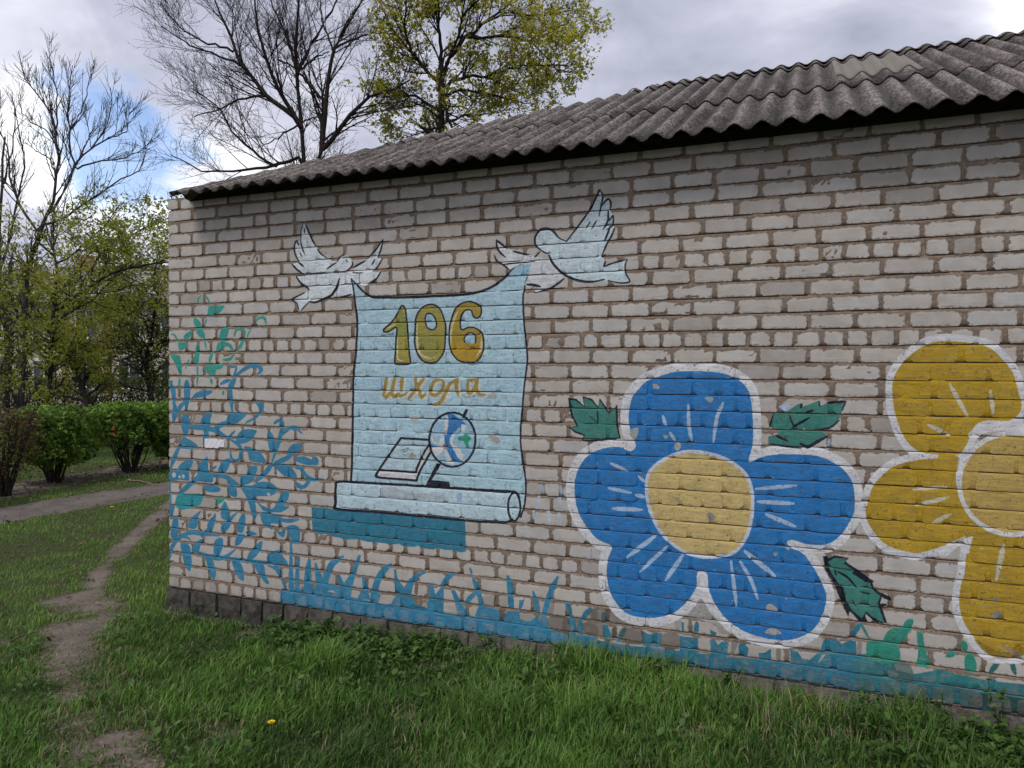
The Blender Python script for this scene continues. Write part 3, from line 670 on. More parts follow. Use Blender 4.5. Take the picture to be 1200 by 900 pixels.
M_PLINTH = plinth_material()
def roof_material():
    n = NT('weathered_slate_sheet', 0.9, 0.2)
    oc = n.coord('Object', building); rnd = n.rand()
    n1 = n.noise(oc, 5, 4, 0.65); n2 = n.noise(oc, 60, 4, 0.75); n3 = n.noise(oc, 130, 2, 0.6)
    lob = n.N.new('ShaderNodeVectorMath'); lob.operation = 'MULTIPLY'; n.L.new(oc, lob.inputs[0]); lob.inputs[1].default_value = (1, 0.22, 0.22)
    st = n.noise(lob.outputs[0], 75, 3, 0.7)
    c = n.ramp(rnd, [(0, (0.130, 0.116, 0.109)), (0.5, (0.155, 0.140, 0.132)), (1, (0.140, 0.121, 0.112))])
    c = n.mix(n.step(n2, 0.40, 0.58), n.mix(1.0, c, (0.50, 0.49, 0.48), 'MULTIPLY'), n.mix(1.0, c, (1.22, 1.21, 1.2), 'MULTIPLY'))
    c = n.mix(n.step(st, 0.42, 0.60), n.mix(1.0, c, (1.4, 1.4, 1.39), 'MULTIPLY'), n.mix(1.0, c, (0.55, 0.53, 0.52), 'MULTIPLY'))
    c = n.mix(n.step(n3, 0.64, 0.72, 0, 0.45), c, (0.33, 0.32, 0.305))
    lo2 = n.N.new('ShaderNodeVectorMath'); lo2.operation = 'MULTIPLY'; n.L.new(oc, lo2.inputs[0]); lo2.inputs[1].default_value = (1, 0.16, 0.16)
    run = n.noise(lo2.outputs[0], 8, 4, 0.65)
    c = n.mix(n.step(run, 0.46, 0.62, 0, 0.8), c, n.mix(1.0, c, (0.40, 0.39, 0.38), 'MULTIPLY'))
    c = n.mix(n.step(n1, 0.60, 0.74, 0, 0.55), c, (0.175, 0.115, 0.070))
    c = n.mix(n.step(n1, 0.30, 0.40, 0.5, 0.0), c, (0.23, 0.225, 0.215))
    c = n.mix(n.attr('crest'), n.mix(1.0, c, (0.40, 0.39, 0.39), 'MULTIPLY'), n.mix(1.0, c, (1.22, 1.21, 1.20), 'MULTIPLY'))  # wave shading put into the colour: dark valleys, light crests
    n.color(c); n.bump(n.math('ADD', n2, n3), 0.6, 0.006)
    return n.m
M_ROOF = roof_material()
def roof_patch_material():
    n = NT('newer_slate_sheet', 0.9, 0.2)
    oc = n.coord('Object', building)
    n2 = n.noise(oc, 40, 5, 0.65)
    n.color(n.mix(n.step(n2, 0.35, 0.7), (0.15, 0.134, 0.116), (0.215, 0.195, 0.172))); n.bump(n2, 0.4, 0.004)
    return n.m
M_PATCH = roof_patch_material()
def plain(name, c1, c2, scale=20, rough=0.9, bump=0.4, use='Object'):
    n = NT(name, rough, 0.2); oc = n.coord(use)
    f = n.noise(oc, scale, 5, 0.65); n.color(n.mix(n.step(f, 0.3, 0.7), c1, c2)); n.bump(f, bump, 0.01)
    return n.m
M_WOOD = plain('old_dark_board', (0.035, 0.028, 0.022), (0.085, 0.068, 0.055), 25)
M_EAVE_SHADE = plain('eave_shade_black', (0.010, 0.009, 0.008), (0.026, 0.022, 0.019), 25)  # near-black so that the shade under the eave sits in the colour
M_CORE = plain('rendered_wall', (0.26, 0.22, 0.18), (0.36, 0.31, 0.26), 18)

# ------------------------------------------------------------------ the wall: mortar with every brick proud of it
def wall_mortar():
    xs = np.arange(0.006, WALL_L, 0.02); prof = []
    for k in range(-1, 33):                # joint below course k
        zj = BASE+(32-k)*CH
        for dz, dp, g in ((-0.050, 0.0042, 0), (-0.030, 0.004, 0), (-0.016, 0.0028, 0), (-0.004, 0.0022, 0.0), (-0.0004, 0.0034, 0.3), (0.0002, 0.020, 1.0), (0.0062, 0.022, 1.0), (0.0075, 0.010, 0.4), (0.016, 0.0042, 0)):
            prof.append((zj+dz, dp, g))
    prof.sort(); prof = [p for p in prof if BASE-0.002 <= p[0] <= BASE+33*CH]
    zs = np.array([p[0] for p in prof]); dp = np.array([p[1] for p in prof]); gr = np.array([p[2] for p in prof])
    X, Z = np.meshgrid(xs, zs)
    lowf = rng.normal(0, 1, (len(zs), len(xs)//3+2)); nz = np.repeat(lowf, 3, 1)[:, :len(xs)]
    Y = dp[:, None]+nz*0.0012+rng.normal(0, 0.0007, X.shape)
    Y = np.where(gr[:, None] > 0.2, Y+np.abs(np.repeat(rng.normal(0, 0.002, (len(zs), len(xs)//5+2)), 5, 1)[:, :len(xs)])*0-0, Y)
    closed = (np.repeat(rng.random((len(zs)//9+2, len(xs)//4+2)), 4, 1)[:, :len(xs)])     # joints filled here and there
    cl = np.repeat(closed, 9, 0)[:len(zs)] > 0.86
    Y = np.where(cl & (gr[:, None] > 0.2), 0.004, Y)
    V = np.stack([X.ravel(), Y.ravel(), Z.ravel()], 1)
    nx, nzr = len(xs), len(zs)
    i = (np.arange(nzr-1)[:, None]*nx+np.arange(nx-1)[None]).ravel()
    me = fast_mesh('wall_mortar', V, np.stack([i, i+1, i+1+nx, i+nx], 1), M_MORTAR, True)
    vattr(me, 'groove', np.where(cl, 0, np.repeat(gr[:, None], nx, 1)).ravel())
    return me
wall = obj('wall', wall_mortar(), building)

def brick_mesh(name, L, H, mat, chip=1.0, depth=0.06):
    """pillow-edged brick centred on its face; face looks to -y"""
    r = rng
    a, b = L/2, H/2
    def c(): return 0.006+0.013*r.random()*chip+(0.018*r.random()*chip if r.random() < 0.25 else 0)
    j = lambda s=0.0022: r.normal(0, s*chip)
    o = []
    c1, c2, c3, c4 = c(), c(), c(), c()
    o += [(-a+c1, -b+j(0.001)), (j(0.05), -b+j(0.0015)), (a-c2, -b+j(0.001)), (a+j(), -b+c2*0.8), (a+j(), b-c3*0.9), (a-c3*1.5, b+j()), (a*0.35+j(0.02), b-abs(j(0.003))), (-a*0.35+j(0.02), b-abs(j(0.003))), (-a+c4*1.5, b+j()), (-a+j(), b-c4*0.9), (-a+j(), -b+c1*0.8)]
    o = np.array(o); n = len(o)
    ins = 0.021
    inn = o*np.array([(a-ins)/a, (b-ins*0.9)/b])
    V = np.vstack([np.c_[o[:, 0], np.full(n, depth), o[:, 1]], np.c_[o[:, 0], np.full(n, 0.0007), o[:, 1]], np.c_[inn[:, 0], r.normal(0, 0.0004, n), inn[:, 1]]])
    F = []
    for i in range(n):
        k = (i+1) % n
        F.append((i, k, n+k, n+i)); F.append((n+i, n+k, 2*n+k, 2*n+i))
    F.append(tuple(range(2*n, 3*n)))
    me = new_mesh(name, V, F, mat)
    vattr(me, 'edge', np.r_[np.zeros(2*n), np.ones(n)])
    return me
def layout():
    """every brick of the painted wall: (course, x0, x1, z)"""
    out = []
    for k in range(-1, 32):
        z = BASE+(31-k)*CH+0.0485
        head = k in (6, 11, 16, 21, 26, 31)
        js = [0.0]
        if head:
            js.append(0.2 if k != 31 else 0.13)
            while js[-1] < WALL_L-0.05: js.append(js[-1]+SP/2)
        elif k == 30:
            js.append(0.17)
            while js[-1] < WALL_L-0.05: js.append(js[-1]+SP)
        else:
            js.append(SP if k % 2 == 0 else 0.126)
            while js[-1] < WALL_L-0.05:
                step = SP
                if k == 5 and abs(js[-1]-(0.126+19*SP)) < 0.05: step = SP/2
                elif random.random() < 0.018: step = SP*random.choice((0.5, 0.75))
                js.append(js[-1]+step)
        js[-1] = WALL_L
        js = [js[0]]+[q+random.gauss(0, 0.005) for q in js[1:-1]]+[js[-1]]
        for i in range(len(js)-1):
            if js[i+1]-js[i] < 0.05: continue
            g = 0.0085+random.random()*0.006
            x0 = js[i]+(g if i else 0.0); x1 = js[i+1]-g
            out.append((k, x0, x1, z))
    return out
BR = layout()
stretch = [brick_mesh('stretcher', 0.25, 0.0845, M_BRICK) for _ in range(36)]
headers = [brick_mesh('header', 0.117, 0.0845, M_BRICK, 0.9) for _ in range(18)]
area = []
for (k, x0, x1, z) in BR:
    c = proj([[x0, 0, z-0.044], [x1, 0, z-0.044], [x1, 0, z+0.044], [x0, 0, z+0.044]])
    inside = ((c[:, 0] > 0) & (c[:, 0] < 1200) & (c[:, 1] > 0) & (c[:, 1] < 900)).sum()
    ar = 0.5*abs(np.dot(c[:, 0], np.roll(c[:, 1], 1))-np.dot(c[:, 1], np.roll(c[:, 0], 1)))
    area.append(ar if inside >= 2 and z < 3.38 else 0)
single = set(np.argsort(area)[::-1][:300].tolist())
JV, JF, JE, JT = [], [], [], []
def mesh_arrays(me):
    V = np.zeros(len(me.vertices)*3, np.float32); me.vertices.foreach_get('co', V)
    e = np.zeros(len(me.vertices), np.float32); me.attributes['edge'].data.foreach_get('value', e)
    return V.reshape(-1, 3), [tuple(p.vertices) for p in me.polygons], e
cache = {}
def join_brick(me, M3, t, off):
    if me.name not in cache: cache[me.name] = mesh_arrays(me)
    V, F, e = cache[me.name]
    s = sum(len(v) for v in JV)
    JV.append(V @ M3.T+off); JE.append(e); JT.append(np.full(len(V), t, np.float32))
    JF.extend(tuple(q+s for q in f) for f in F)
for i, (k, x0, x1, z) in enumerate(BR):
    L = x1-x0; isS = L > 0.17
    me = random.choice(stretch if isS else headers)
    sx = L/(0.25 if isS else 0.117)
    xc, yc, zc = (x0+x1)/2, random.gauss(0, 0.0014), z+random.gauss(0, 0.0012)
    tilt = random.gauss(0, 0.006)
    flip = 1 if random.random() < 0.5 else -1
    if i in single:
        b = obj('brick', me, wall, (xc, yc, zc)); b.scale = (sx, 1, random.uniform(0.975, 1.01)); b.rotation_euler = (0, tilt, 0)
    else:
        ct, st = math.cos(tilt), math.sin(tilt)
        join_brick(me, np.array([[ct*sx, 0, st], [0, 1, 0], [-st*sx, 0, ct]]), random.random(), np.array([xc, yc, zc]))
# the end wall round the corner, laid the same way
for k in range(-1, 32):
    z = BASE+(31-k)*CH+0.0485
    y = 0.06+(0.0 if k % 2 else 0.07); 
    while y < WALL_D-0.2:
        L = 0.25
        me = random.choice(stretch)
        join_brick(me, np.array([[0, 1, 0], [1, 0, 0], [0, 0, 1]], float) @ np.diag([1, 1, 1]), random.random(), np.array([random.gauss(0.001, 0.0012), y+L/2, z]))
        y += SP
jm = new_mesh('brickwork', np.vstack(JV), JF, M_BRICKJ)
vattr(jm, 'edge', np.concatenate(JE)); vattr(jm, 'tint', np.concatenate(JT))
obj('brickwork', jm, wall, kind='stuff')

# solid walls behind the bricks (hollow box)
def box_faces(V, F, x0, x1, y0, y1, z0, z1):
    s = len(V)
    V += [(x0, y0, z0), (x1, y0, z0), (x1, y1, z0), (x0, y1, z0), (x0, y0, z1), (x1, y0, z1), (x1, y1, z1), (x0, y1, z1)]
    F += [tuple(s+q for q in f) for f in ((0, 3, 2, 1), (4, 5, 6, 7), (0, 1, 5, 4), (1, 2, 6, 5), (2, 3, 7, 6), (3, 0, 4, 7))]
def boxes_mesh(name, bl, mat):
    V, F = [], []
    for b in bl: box_faces(V, F, *b)
    return new_mesh(name, V, F, mat)
zt = BASE+33*CH-0.005
obj('inner_wall', boxes_mesh('inner_wall', [(0.0085, WALL_L-0.002, 0.026, 0.36, -0.3, zt), (0.0085, 0.36, 0.362, WALL_D-0.36, -0.3, zt), (WALL_L-0.36, WALL_L-0.002, 0.362, WALL_D-0.36, -0.3, zt), (0.0085, WALL_L-0.002, WALL_D-0.358, WALL_D, -0.3, zt)], M_CORE), building)

# footing stones under the wall
def stone_mesh(name, L, H, D):
    nx, nz = 5, 4
    V = []; F = []
    for iz in range(nz):
        for ix in range(nx):
            x = -L/2+L*ix/(nx-1); z = -H/2+H*iz/(nz-1)
            ed = (ix in (0, nx-1))+(iz in (nz-1,))
            V.append((x+rng.normal(0, 0.005), (0.014 if ed else 0)*ed+rng.normal(0, 0.0045), z+rng.normal(0, 0.004)))
    for iz in range(nz-1):
        for ix in range(nx-1):
            a = iz*nx+ix; F.append((a, a+1, a+1+nx, a+nx))
    s = len(V); rim = [ix for ix in range(nx)]+[nx*k+nx-1 for k in range(1, nz)]+[nx*(nz-1)+ix for ix in range(nx-2, -1, -1)]+[nx*k for k in range(nz-2, 0, -1)]
    for q in rim: V.append((V[q][0], D, V[q][2]))
    for i in range(len(rim)):
        k = (i+1) % len(rim); F.append((rim[i], s+i, s+k, rim[k]))
    return new_mesh(name, V, F, M_PLINTH, False)
stones = [stone_mesh('footing', 0.24, 0.27, 0.10) for _ in range(12)]
plinth = obj('plinth', boxes_mesh('plinth', [(0.002, WALL_L-0.003, 0.012, 0.024, -0.3, BASE-0.012)], M_PLINTH), building)
x = -0.03
while x < WALL_L:
    w = random.uniform(0.19, 0.29)
    s = obj('plinth_stone', random.choice(stones), plinth, (x+w/2, -0.022+random.gauss(0, 0.005), BASE-0.012-0.135+random.gauss(0, 0.004)))
    s.scale = ((w-random.uniform(0.012, 0.03))/0.24, 1, 1); s.rotation_euler = (random.gauss(0, 0.02), random.gauss(0, 0.015), random.gauss(0, 0.02))
    x += w

# ------------------------------------------------------------------ hipped roof of corrugated sheets
PIT = math.radians(26); OV, ZE, XT, HIPK = 0.24, 3.464, 0.26, 1.1
TANP, COSP, SINP = math.tan(PIT), math.cos(PIT), math.sin(PIT)
SR = 3.47            # slope length to the ridge
RUN = SR*COSP
roof = obj('roof', None, building)
def roof_pt(x, s, h):
    """point on the front slope: x along the eave, s up the slope, h off the sheet"""
    return (x, -OV+s*COSP-h*SINP, ZE+s*SINP+h*COSP)
WV, AMP = 0.153, 0.0215
def sheet_mesh(name, x0, x1, s0, s1, lift0, lift1, mat, hip=True, ragged=0.0, sag=0.0, phase=0.04):
    nxs = max(3, int((x1-x0)/WV*12)+1); xs = np.linspace(x0, x1, nxs)
    ns = 7
    top, bot, cr = [], [], []
    rag = rng.normal(0, 1, nxs)
    keep = []
    for ix, x in enumerate(xs):
        sm = (x-XT)/HIPK/COSP+0.02 if hip else 99
        a = s0+ragged*rag[ix]*0.4; b = min(s1, sm)
        if b < a+0.005: continue
        keep.append(x)
        for js in range(ns):
            t = js/(ns-1); s = a+(b-a)*t
            tt = (s-s0)/(s1-s0)
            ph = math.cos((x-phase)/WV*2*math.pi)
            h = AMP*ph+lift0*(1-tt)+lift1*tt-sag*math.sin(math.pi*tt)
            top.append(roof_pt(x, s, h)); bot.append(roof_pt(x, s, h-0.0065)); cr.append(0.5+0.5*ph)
    n = len(keep)
    if n < 2: return None
    V = top+bot; o = len(top); F = []
    for i in range(n-1):
        for j in range(ns-1):
            a = i*ns+j; F.append((a, a+ns, a+ns+1, a+1)); F.append((o+a, o+a+1, o+a+ns+1, o+a+ns))
        a = i*ns; F.append((a, o+a, o+a+ns, a+ns)); a = i*ns+ns-1; F.append((a, a+ns, o+a+ns, o+a))
    for j in range(ns-1):
        F.append((j, j+1, o+j+1, o+j)); a = (n-1)*ns+j; F.append((a, o+a, o+a+1, a+1))
    me = new_mesh(name, V, F, mat, True)
    me.polygons.foreach_set('use_smooth', np.array([len(set(v < o for v in p.vertices)) == 1 for p in me.polygons]))
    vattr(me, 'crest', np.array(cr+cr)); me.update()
    return me
rows = [(-0.0, 1.46, 0.0, 0.002), (1.29, 3.26, 0.013, 0.009), (3.12, SR, 0.024, 0.018)]
for ri, (s0, s1, l0, l1) in enumerate(rows):
    x = XT-0.02-(0.35, 0.8, 0.1)[ri]
    while x < WALL_L+0.2:
        w = WV*7
        j0 = random.gauss(0, 0.018) if ri else random.gauss(0, 0.008)
        li = random.uniform(0, 0.006)
        x0 = max(x, XT-0.01); x1 = min(x+w+0.06, WALL_L+0.2)
        if x1-x0 > 0.1:
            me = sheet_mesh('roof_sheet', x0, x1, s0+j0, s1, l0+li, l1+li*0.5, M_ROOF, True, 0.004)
            if me: obj('roof_sheet', me, roof)
        x += w
me = sheet_mesh('roof_sheet', 5.22, 5.80, 1.78, 3.30, 0.024, 0.020, M_PATCH, True, 0.004); obj('roof_sheet', me, roof)['label'] = 'paler loose sheet lying over the others'
# the three slopes that face away
def far_slope(name, pts_fn, n_w, length):
    nx = int(length/WV*6); V, F, cr = [], [], []
    for i in range(nx+1):
        t = i/nx; h = AMP*math.cos(t*length/WV*2*math.pi)
        for v in pts_fn(t, h): V.append(v)
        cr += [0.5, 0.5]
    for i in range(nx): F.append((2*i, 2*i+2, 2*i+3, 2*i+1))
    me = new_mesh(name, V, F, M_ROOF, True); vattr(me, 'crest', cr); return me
ymax = -OV+2*RUN; xe = WALL_L+0.2
yr, zr = -OV+RUN, ZE+SR*SINP
obj('roof_sheet', far_slope('roof_sheet', lambda t, h: [(xe-(xe-XT)*t, ymax, ZE+0.02+h), (max(xe-(xe-XT)*t, XT+0.001) if xe-(xe-XT)*t > XT+RUN*HIPK else XT+RUN*HIPK, yr, zr+h)], 0, xe-XT), roof)
obj('roof_sheet', far_slope('roof_sheet', lambda t, h: [(XT, ymax+(-OV-ymax)*t, ZE+0.015+h), (XT+RUN*HIPK, yr, zr+h*0.2)], 0, ymax+OV), roof)
# boards under the sheets, and the gable triangle at the far end
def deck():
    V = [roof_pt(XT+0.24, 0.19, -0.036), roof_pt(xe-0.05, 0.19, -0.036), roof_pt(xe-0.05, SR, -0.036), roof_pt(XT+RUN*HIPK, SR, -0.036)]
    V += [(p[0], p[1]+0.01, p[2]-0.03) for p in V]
    return new_mesh('roof_deck', V, [(0, 1, 2, 3), (7, 6, 5, 4), (0, 4, 5, 1), (1, 5, 6, 2), (2, 6, 7, 3), (3, 7, 4, 0)], M_EAVE_SHADE)  # deck coloured black to carry the eave shade
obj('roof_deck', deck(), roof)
obj('eave_shade_strip', boxes_mesh('eave_shade_strip', [(0.24, WALL_L-0.01, -0.012, 0.05, ZE-0.004, ZE+0.09)], M_EAVE_SHADE), roof)  # added black strip standing in for shade on the top course
obj('gable_board', new_mesh('gable_board', [(WALL_L+0.02, -OV+0.1, ZE), (WALL_L+0.02, ymax-0.1, ZE), (WALL_L+0.02, yr, zr-0.06), (WALL_L-0.02, -OV+0.1, ZE), (WALL_L-0.02, ymax-0.1, ZE), (WALL_L-0.02, yr, zr-0.06)], [(0, 1, 2), (5, 4, 3), (0, 3, 4, 1), (1, 4, 5, 2), (2, 5, 3, 0)], M_WOOD), roof)
def ridge_cap():
    V, F, cr = [], [], []
    xs = np.arange(XT+RUN*HIPK-0.1, xe, 0.0255)
    for x in xs:
        w = 0.017*math.cos((x-0.04)/WV*2*math.pi)
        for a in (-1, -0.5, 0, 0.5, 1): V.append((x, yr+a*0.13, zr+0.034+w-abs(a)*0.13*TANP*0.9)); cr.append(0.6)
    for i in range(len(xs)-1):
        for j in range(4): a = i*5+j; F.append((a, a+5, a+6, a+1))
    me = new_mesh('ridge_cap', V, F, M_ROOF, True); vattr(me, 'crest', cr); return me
obj('ridge_cap', ridge_cap(), roof)
# scrap of paper on the painted stems
def paper():
    n = NT('paper', 0.8, 0.2); oc = n.coord('Object'); f = n.noise(oc, 60, 4, 0.6)
    n.color(n.mix(n.step(f, 0.35, 0.7), (0.62, 0.62, 0.64), (0.74, 0.74, 0.77)))
    a, b = on_wall(240.3, 514), on_wall(263.5, 525.5)
    w, h = b[0]-a[0], a[2]-b[2]; V, F = [], []
    nx, nz = 13, 7
    for layer in (0, 1):
        for j in range(nz):
            for i in range(nx):
                ed = rng.normal(0, 0.002) if j in (0, nz-1) or i in (0, nx-1) else 0
                V.append((w*i/(nx-1)+ed, 0.0+0.0012*math.sin(i*2.1+j*1.3)+0.001*layer, -h*j/(nz-1)+ed*1.5+(0.012 if j == nz-1 and i > 8 else 0)))
    o = nx*nz
    for j in range(nz-1):
        for i in range(nx-1):
            q = j*nx+i; F.append((q, q+nx, q+nx+1, q+1)); F.append((o+q, o+q+1, o+q+nx+1, o+q+nx))
    me = new_mesh('paper_scrap', V, F, n.m)
    obj('paper_scrap', me, None, (a[0], -0.006, a[2]), 'torn scrap of white paper stuck over the painted blue stems', 'paper')
paper()

# ------------------------------------------------------------------ ground
def vnoise(x, y, seed=0, octaves=3):
    """cheap smooth noise for placing things"""
    r = np.random.default_rng(1000+seed); out = np.zeros(np.shape(x)); amp = 1.0; tot = 0
    for o in range(octaves):
        for _ in range(3):
            a = r.random()*6.283; f = (0.9+r.random()*0.8)*2**o; p = r.random()*6.283
            b = r.random()*6.283; g = (0.9+r.random()*0.8)*2**o; q = r.random()*6.283
            out = out+amp*np.sin((x*np.cos(a)+y*np.sin(a))*f+p)*np.cos((x*np.cos(b)+y*np.sin(b))*g+q)
        tot += amp*1.3; amp *= 0.55
    return out/tot
def sstep(v, a, b): t = np.clip((v-a)/(b-a), 0, 1); return t*t*(3-2*t)
def gz(x, y):
    x = np.asarray(x, float); y = np.asarray(y, float)
    near = np.exp(-((x-3)/9.0)**2-((y+1)/8.0)**2)
    h = 0.085*sstep(x, 0.4, 3.0)*np.exp(-np.maximum(0, -y-0.5)**2/6.0)
    return h+0.022*vnoise(x*0.9, y*0.9, 3)*near+0.05*vnoise(x*0.12, y*0.12, 5, 2)*(1-near)
def seg_dist(x, y, pts):
    d = np.full(np.shape(x), 1e9)
    for (ax, ay), (bx, by) in zip(pts[:-1], pts[1:]):
        vx, vy = bx-ax, by-ay; t = np.clip(((x-ax)*vx+(y-ay)*vy)/(vx*vx+vy*vy+1e-9), 0, 1)
        d = np.minimum(d, np.hypot(x-ax-t*vx, y-ay-t*vy))
    return d
def gpts(l): return [tuple(on_ground(*p)[:2]) for p in l]
TRAIL = gpts([(212, 583), (185, 607), (160, 627), (140, 645), (122, 668), (108, 692), (98, 712)])
TRAIL2 = gpts([(86, 742), (78, 765), (84, 790), (98, 815), (105, 845), (125, 880), (150, 920)])
PATCH = gpts([(80, 704), (104, 712), (112, 722), (86, 742)])
BARE = [(gpts([(478, 858)])[0], 0.10), (gpts([(250, 872)])[0], 0.16), (gpts([(810, 888)])[0], 0.10), (gpts([(5, 755)])[0], 0.16), (gpts([(290, 745)])[0], 0.10)]
PATH_C = gpts([(-60, 616), (0, 605), (60, 596.5), (120, 585.5), (197, 574.5), (235, 568), (290, 560)])
PATH_C = [(PATH_C[0][0]-1.5, PATH_C[0][1]-12)]+[(PATH_C[0][0]-0.4, PATH_C[0][1]-3)]+PATH_C+[(PATH_C[-1][0]+1.5, PATH_C[-1][1]+14)]
PATH_W = 0.56
HEDGE_L = gpts([(-60, 592), (30, 573), (75, 566), (150, 553), (200, 546)]); HEDGE_L.append((HEDGE_L[-1][0]+1, HEDGE_L[-1][1]+9)); HEDGE_L.insert(0, (HEDGE_L[0][0]-0.3, HEDGE_L[0][1]-6))
def dirt(x, y):
    n = vnoise(x*2.6, y*2.6, 11); n2 = vnoise(x*7, y*7, 12)
    w = n*0.6+n2*0.55+vnoise(x*17, y*17, 13)*0.35
    d = 0.98*np.exp(-(seg_dist(x, y, TRAIL)/0.12)**2)
    d = np.maximum(d, 0.50*np.exp(-(seg_dist(x, y, TRAIL2)/0.30)**2))
    d = np.maximum(d, 0.92*np.exp(-(seg_dist(x, y, PATCH)/0.27)**2))
    for (c, r) in BARE: d = np.maximum(d, 0.75*np.exp(-((x-c[0])**2+(y-c[1])**2)/(r*r)))
    d = np.maximum(d, 1.0*np.exp(-(seg_dist(x, y, PATH_C)/(PATH_W*1.08))**8))
    d = np.maximum(d, 1.0*np.exp(-(seg_dist(x, y, HEDGE_L)/0.62)**4))
    d = np.where((y > -0.06) & (y < 6) & (x > -0.05), 1.0, d)
    d = np.maximum(d, 0.30*sstep(vnoise(x*1.3, y*1.3, 21), 0.25, 0.6)*(0.25+0.75*sstep(x, -1.5, 0.5)))
    return np.clip(d*(1+0.75*w)+0.10*w, 0, 1)
def ground():
    def axis(lo, hi, stepn, far):
        a = list(np.arange(lo, hi, stepn)); s = stepn; v = a[-1]
        while v < far: s *= 1.25; v += s; a.append(v)
        s = stepn; v = a[0]; pre = []
        while v > -far: s *= 1.25; v -= s; pre.append(v)
        return np.array(pre[::-1]+a)
    xs, ys = axis(-11, 9.5, 0.075, 700), axis(-5, 10, 0.075, 700)
    X, Y = np.meshgrid(xs, ys); Z = gz(X, Y)
    V = np.stack([X.ravel(), Y.ravel(), Z.ravel()], 1); nx = len(xs)
    i = (np.arange(len(ys)-1)[:, None]*nx+np.arange(nx-1)[None]).ravel()
    n = NT('soil_and_turf', 0.95, 0.15); pc = n.geo('Position')
    n1 = n.noise(pc, 3.5, 6, 0.65); n2 = n.noise(pc, 40, 4, 0.65)
    soil = n.mix(n.step(n1, 0.3, 0.7), (0.098, 0.080, 0.066), (0.18, 0.148, 0.124))
    soil = n.mix(n.step(n2, 0.56, 0.70, 0, 0.6), soil, (0.22, 0.19, 0.155))
    turf = n.mix(n.step(n2, 0.3, 0.7), (0.030, 0.036, 0.014), (0.070, 0.072, 0.030))
    f = n.step(n.math('ADD', n.attr('dirt'), n.math('MULTIPLY', n.math('SUBTRACT', n2, 0.5), 0.9)), 0.28, 0.80)
    n.color(n.mix(f, turf, soil)); n.bump(n.math('ADD', n1, n2), 0.7, 0.03)
    me = fast_mesh('ground', V, np.stack([i, i+1, i+1+nx, i+nx], 1), n.m, True)
    vattr(me, 'dirt', dirt(X, Y).ravel())
    obj('ground', me, kind='structure', label='uneven grassy ground with bare earth patches', cat='ground')
ground()
def path():
    pts = []
    for (a, b) in zip(PATH_C[:-1], PATH_C[1:]):
        k = max(2, int(math.hypot(b[0]-a[0], b[1]-a[1])/0.12))
        for i in range(k): pts.append((a[0]+(b[0]-a[0])*i/k, a[1]+(b[1]-a[1])*i/k))
    P = np.array(pts)
    for _ in range(12): P[1:-1] = (P[:-2]+P[1:-1]*2+P[2:])/4
    d = np.gradient(P, axis=0); d /= np.linalg.norm(d, axis=1, keepdims=True); nn = np.c_[-d[:, 1], d[:, 0]]
    V = []; m_ = 9
    for i, p in enumerate(P):
        wl = PATH_W*(1+0.16*vnoise(p[0]*3, p[1]*3, 31)); wr = PATH_W*(1+0.16*vnoise(p[0]*3, p[1]*3, 32))
        for k in range(m_):
            t = k/(m_-1)*2-1; q = p+nn[i]*(wl if t > 0 else wr)*t
            V.append((q[0], q[1], float(gz(q[0], q[1]))+0.012-0.010*abs(t)**4))
    F = [(i*m_+k, i*m_+k+1, (i+1)*m_+k+1, (i+1)*m_+k) for i in range(len(P)-1) for k in range(m_-1)]
    n = NT('trodden_path', 0.95, 0.15); pc = n.geo('Position')
    n1 = n.noise(pc, 2.2, 6, 0.65); n2 = n.noise(pc, 45, 4, 0.65)
    c = n.mix(n.step(n1, 0.3, 0.72), (0.085, 0.072, 0.065), (0.145, 0.125, 0.113))
    c = n.mix(n.step(n2, 0.55, 0.7, 0, 0.5), c, (0.18, 0.16, 0.14)); n.color(c); n.bump(n.math('ADD', n1, n2), 0.5, 0.02)
    obj('path', new_mesh('path', V, F, n.m, True), kind='structure', label='trodden grey earth path beside the hedge', cat='path')
path()

# ------------------------------------------------------------------ foliage materials
def leaf_material(name, stops, trans=0.35, rough=0.6):
    n = NT(name, rough, 0.3)
    c = n.ramp(n.attr('tint'), stops); n.color(c)
    tr = n.N.new('ShaderNodeBsdfTranslucent'); n.L.new(c, tr.inputs[0])
    mx = n.N.new('ShaderNodeMixShader'); mx.inputs[0].default_value = trans
    n.L.new(n.b.outputs[0], mx.inputs[1]); n.L.new(tr.outputs[0], mx.inputs[2]); n.L.new(mx.outputs[0], n.out.inputs[0])
    return n.m
M_GRASS = leaf_material('grass_blade', [(0, (0.026, 0.062, 0.014)), (0.45, (0.082, 0.168, 0.028)), (0.8, (0.145, 0.290, 0.048)), (0.93, (0.20, 0.315, 0.06)), (1, (0.31, 0.27, 0.155))], 0.42)
M_WEED = leaf_material('weed_leaf', [(0, (0.032, 0.075, 0.016)), (0.6, (0.065, 0.13, 0.024)), (1, (0.11, 0.18, 0.04))], 0.3)
M_HEDGE = leaf_material('hedge_leaf', [(0, (0.030, 0.066, 0.012)), (0.5, (0.115, 0.21, 0.030)), (1, (0.25, 0.38, 0.06))], 0.42)
M_DHEDGE = leaf_material('dark_hedge_leaf', [(0, (0.025, 0.042, 0.012)), (0.6, (0.075, 0.105, 0.022)), (1, (0.14, 0.175, 0.036))], 0.35)
M_YOUNG = leaf_material('young_yellow_leaf', [(0, (0.20, 0.20, 0.022)), (0.5, (0.42, 0.40, 0.040)), (1, (0.58, 0.56, 0.08))], 0.52)
M_SPRING = leaf_material('spring_leaf', [(0, (0.12, 0.135, 0.018)), (0.5, (0.27, 0.30, 0.036)), (1, (0.42, 0.45, 0.07))], 0.5)
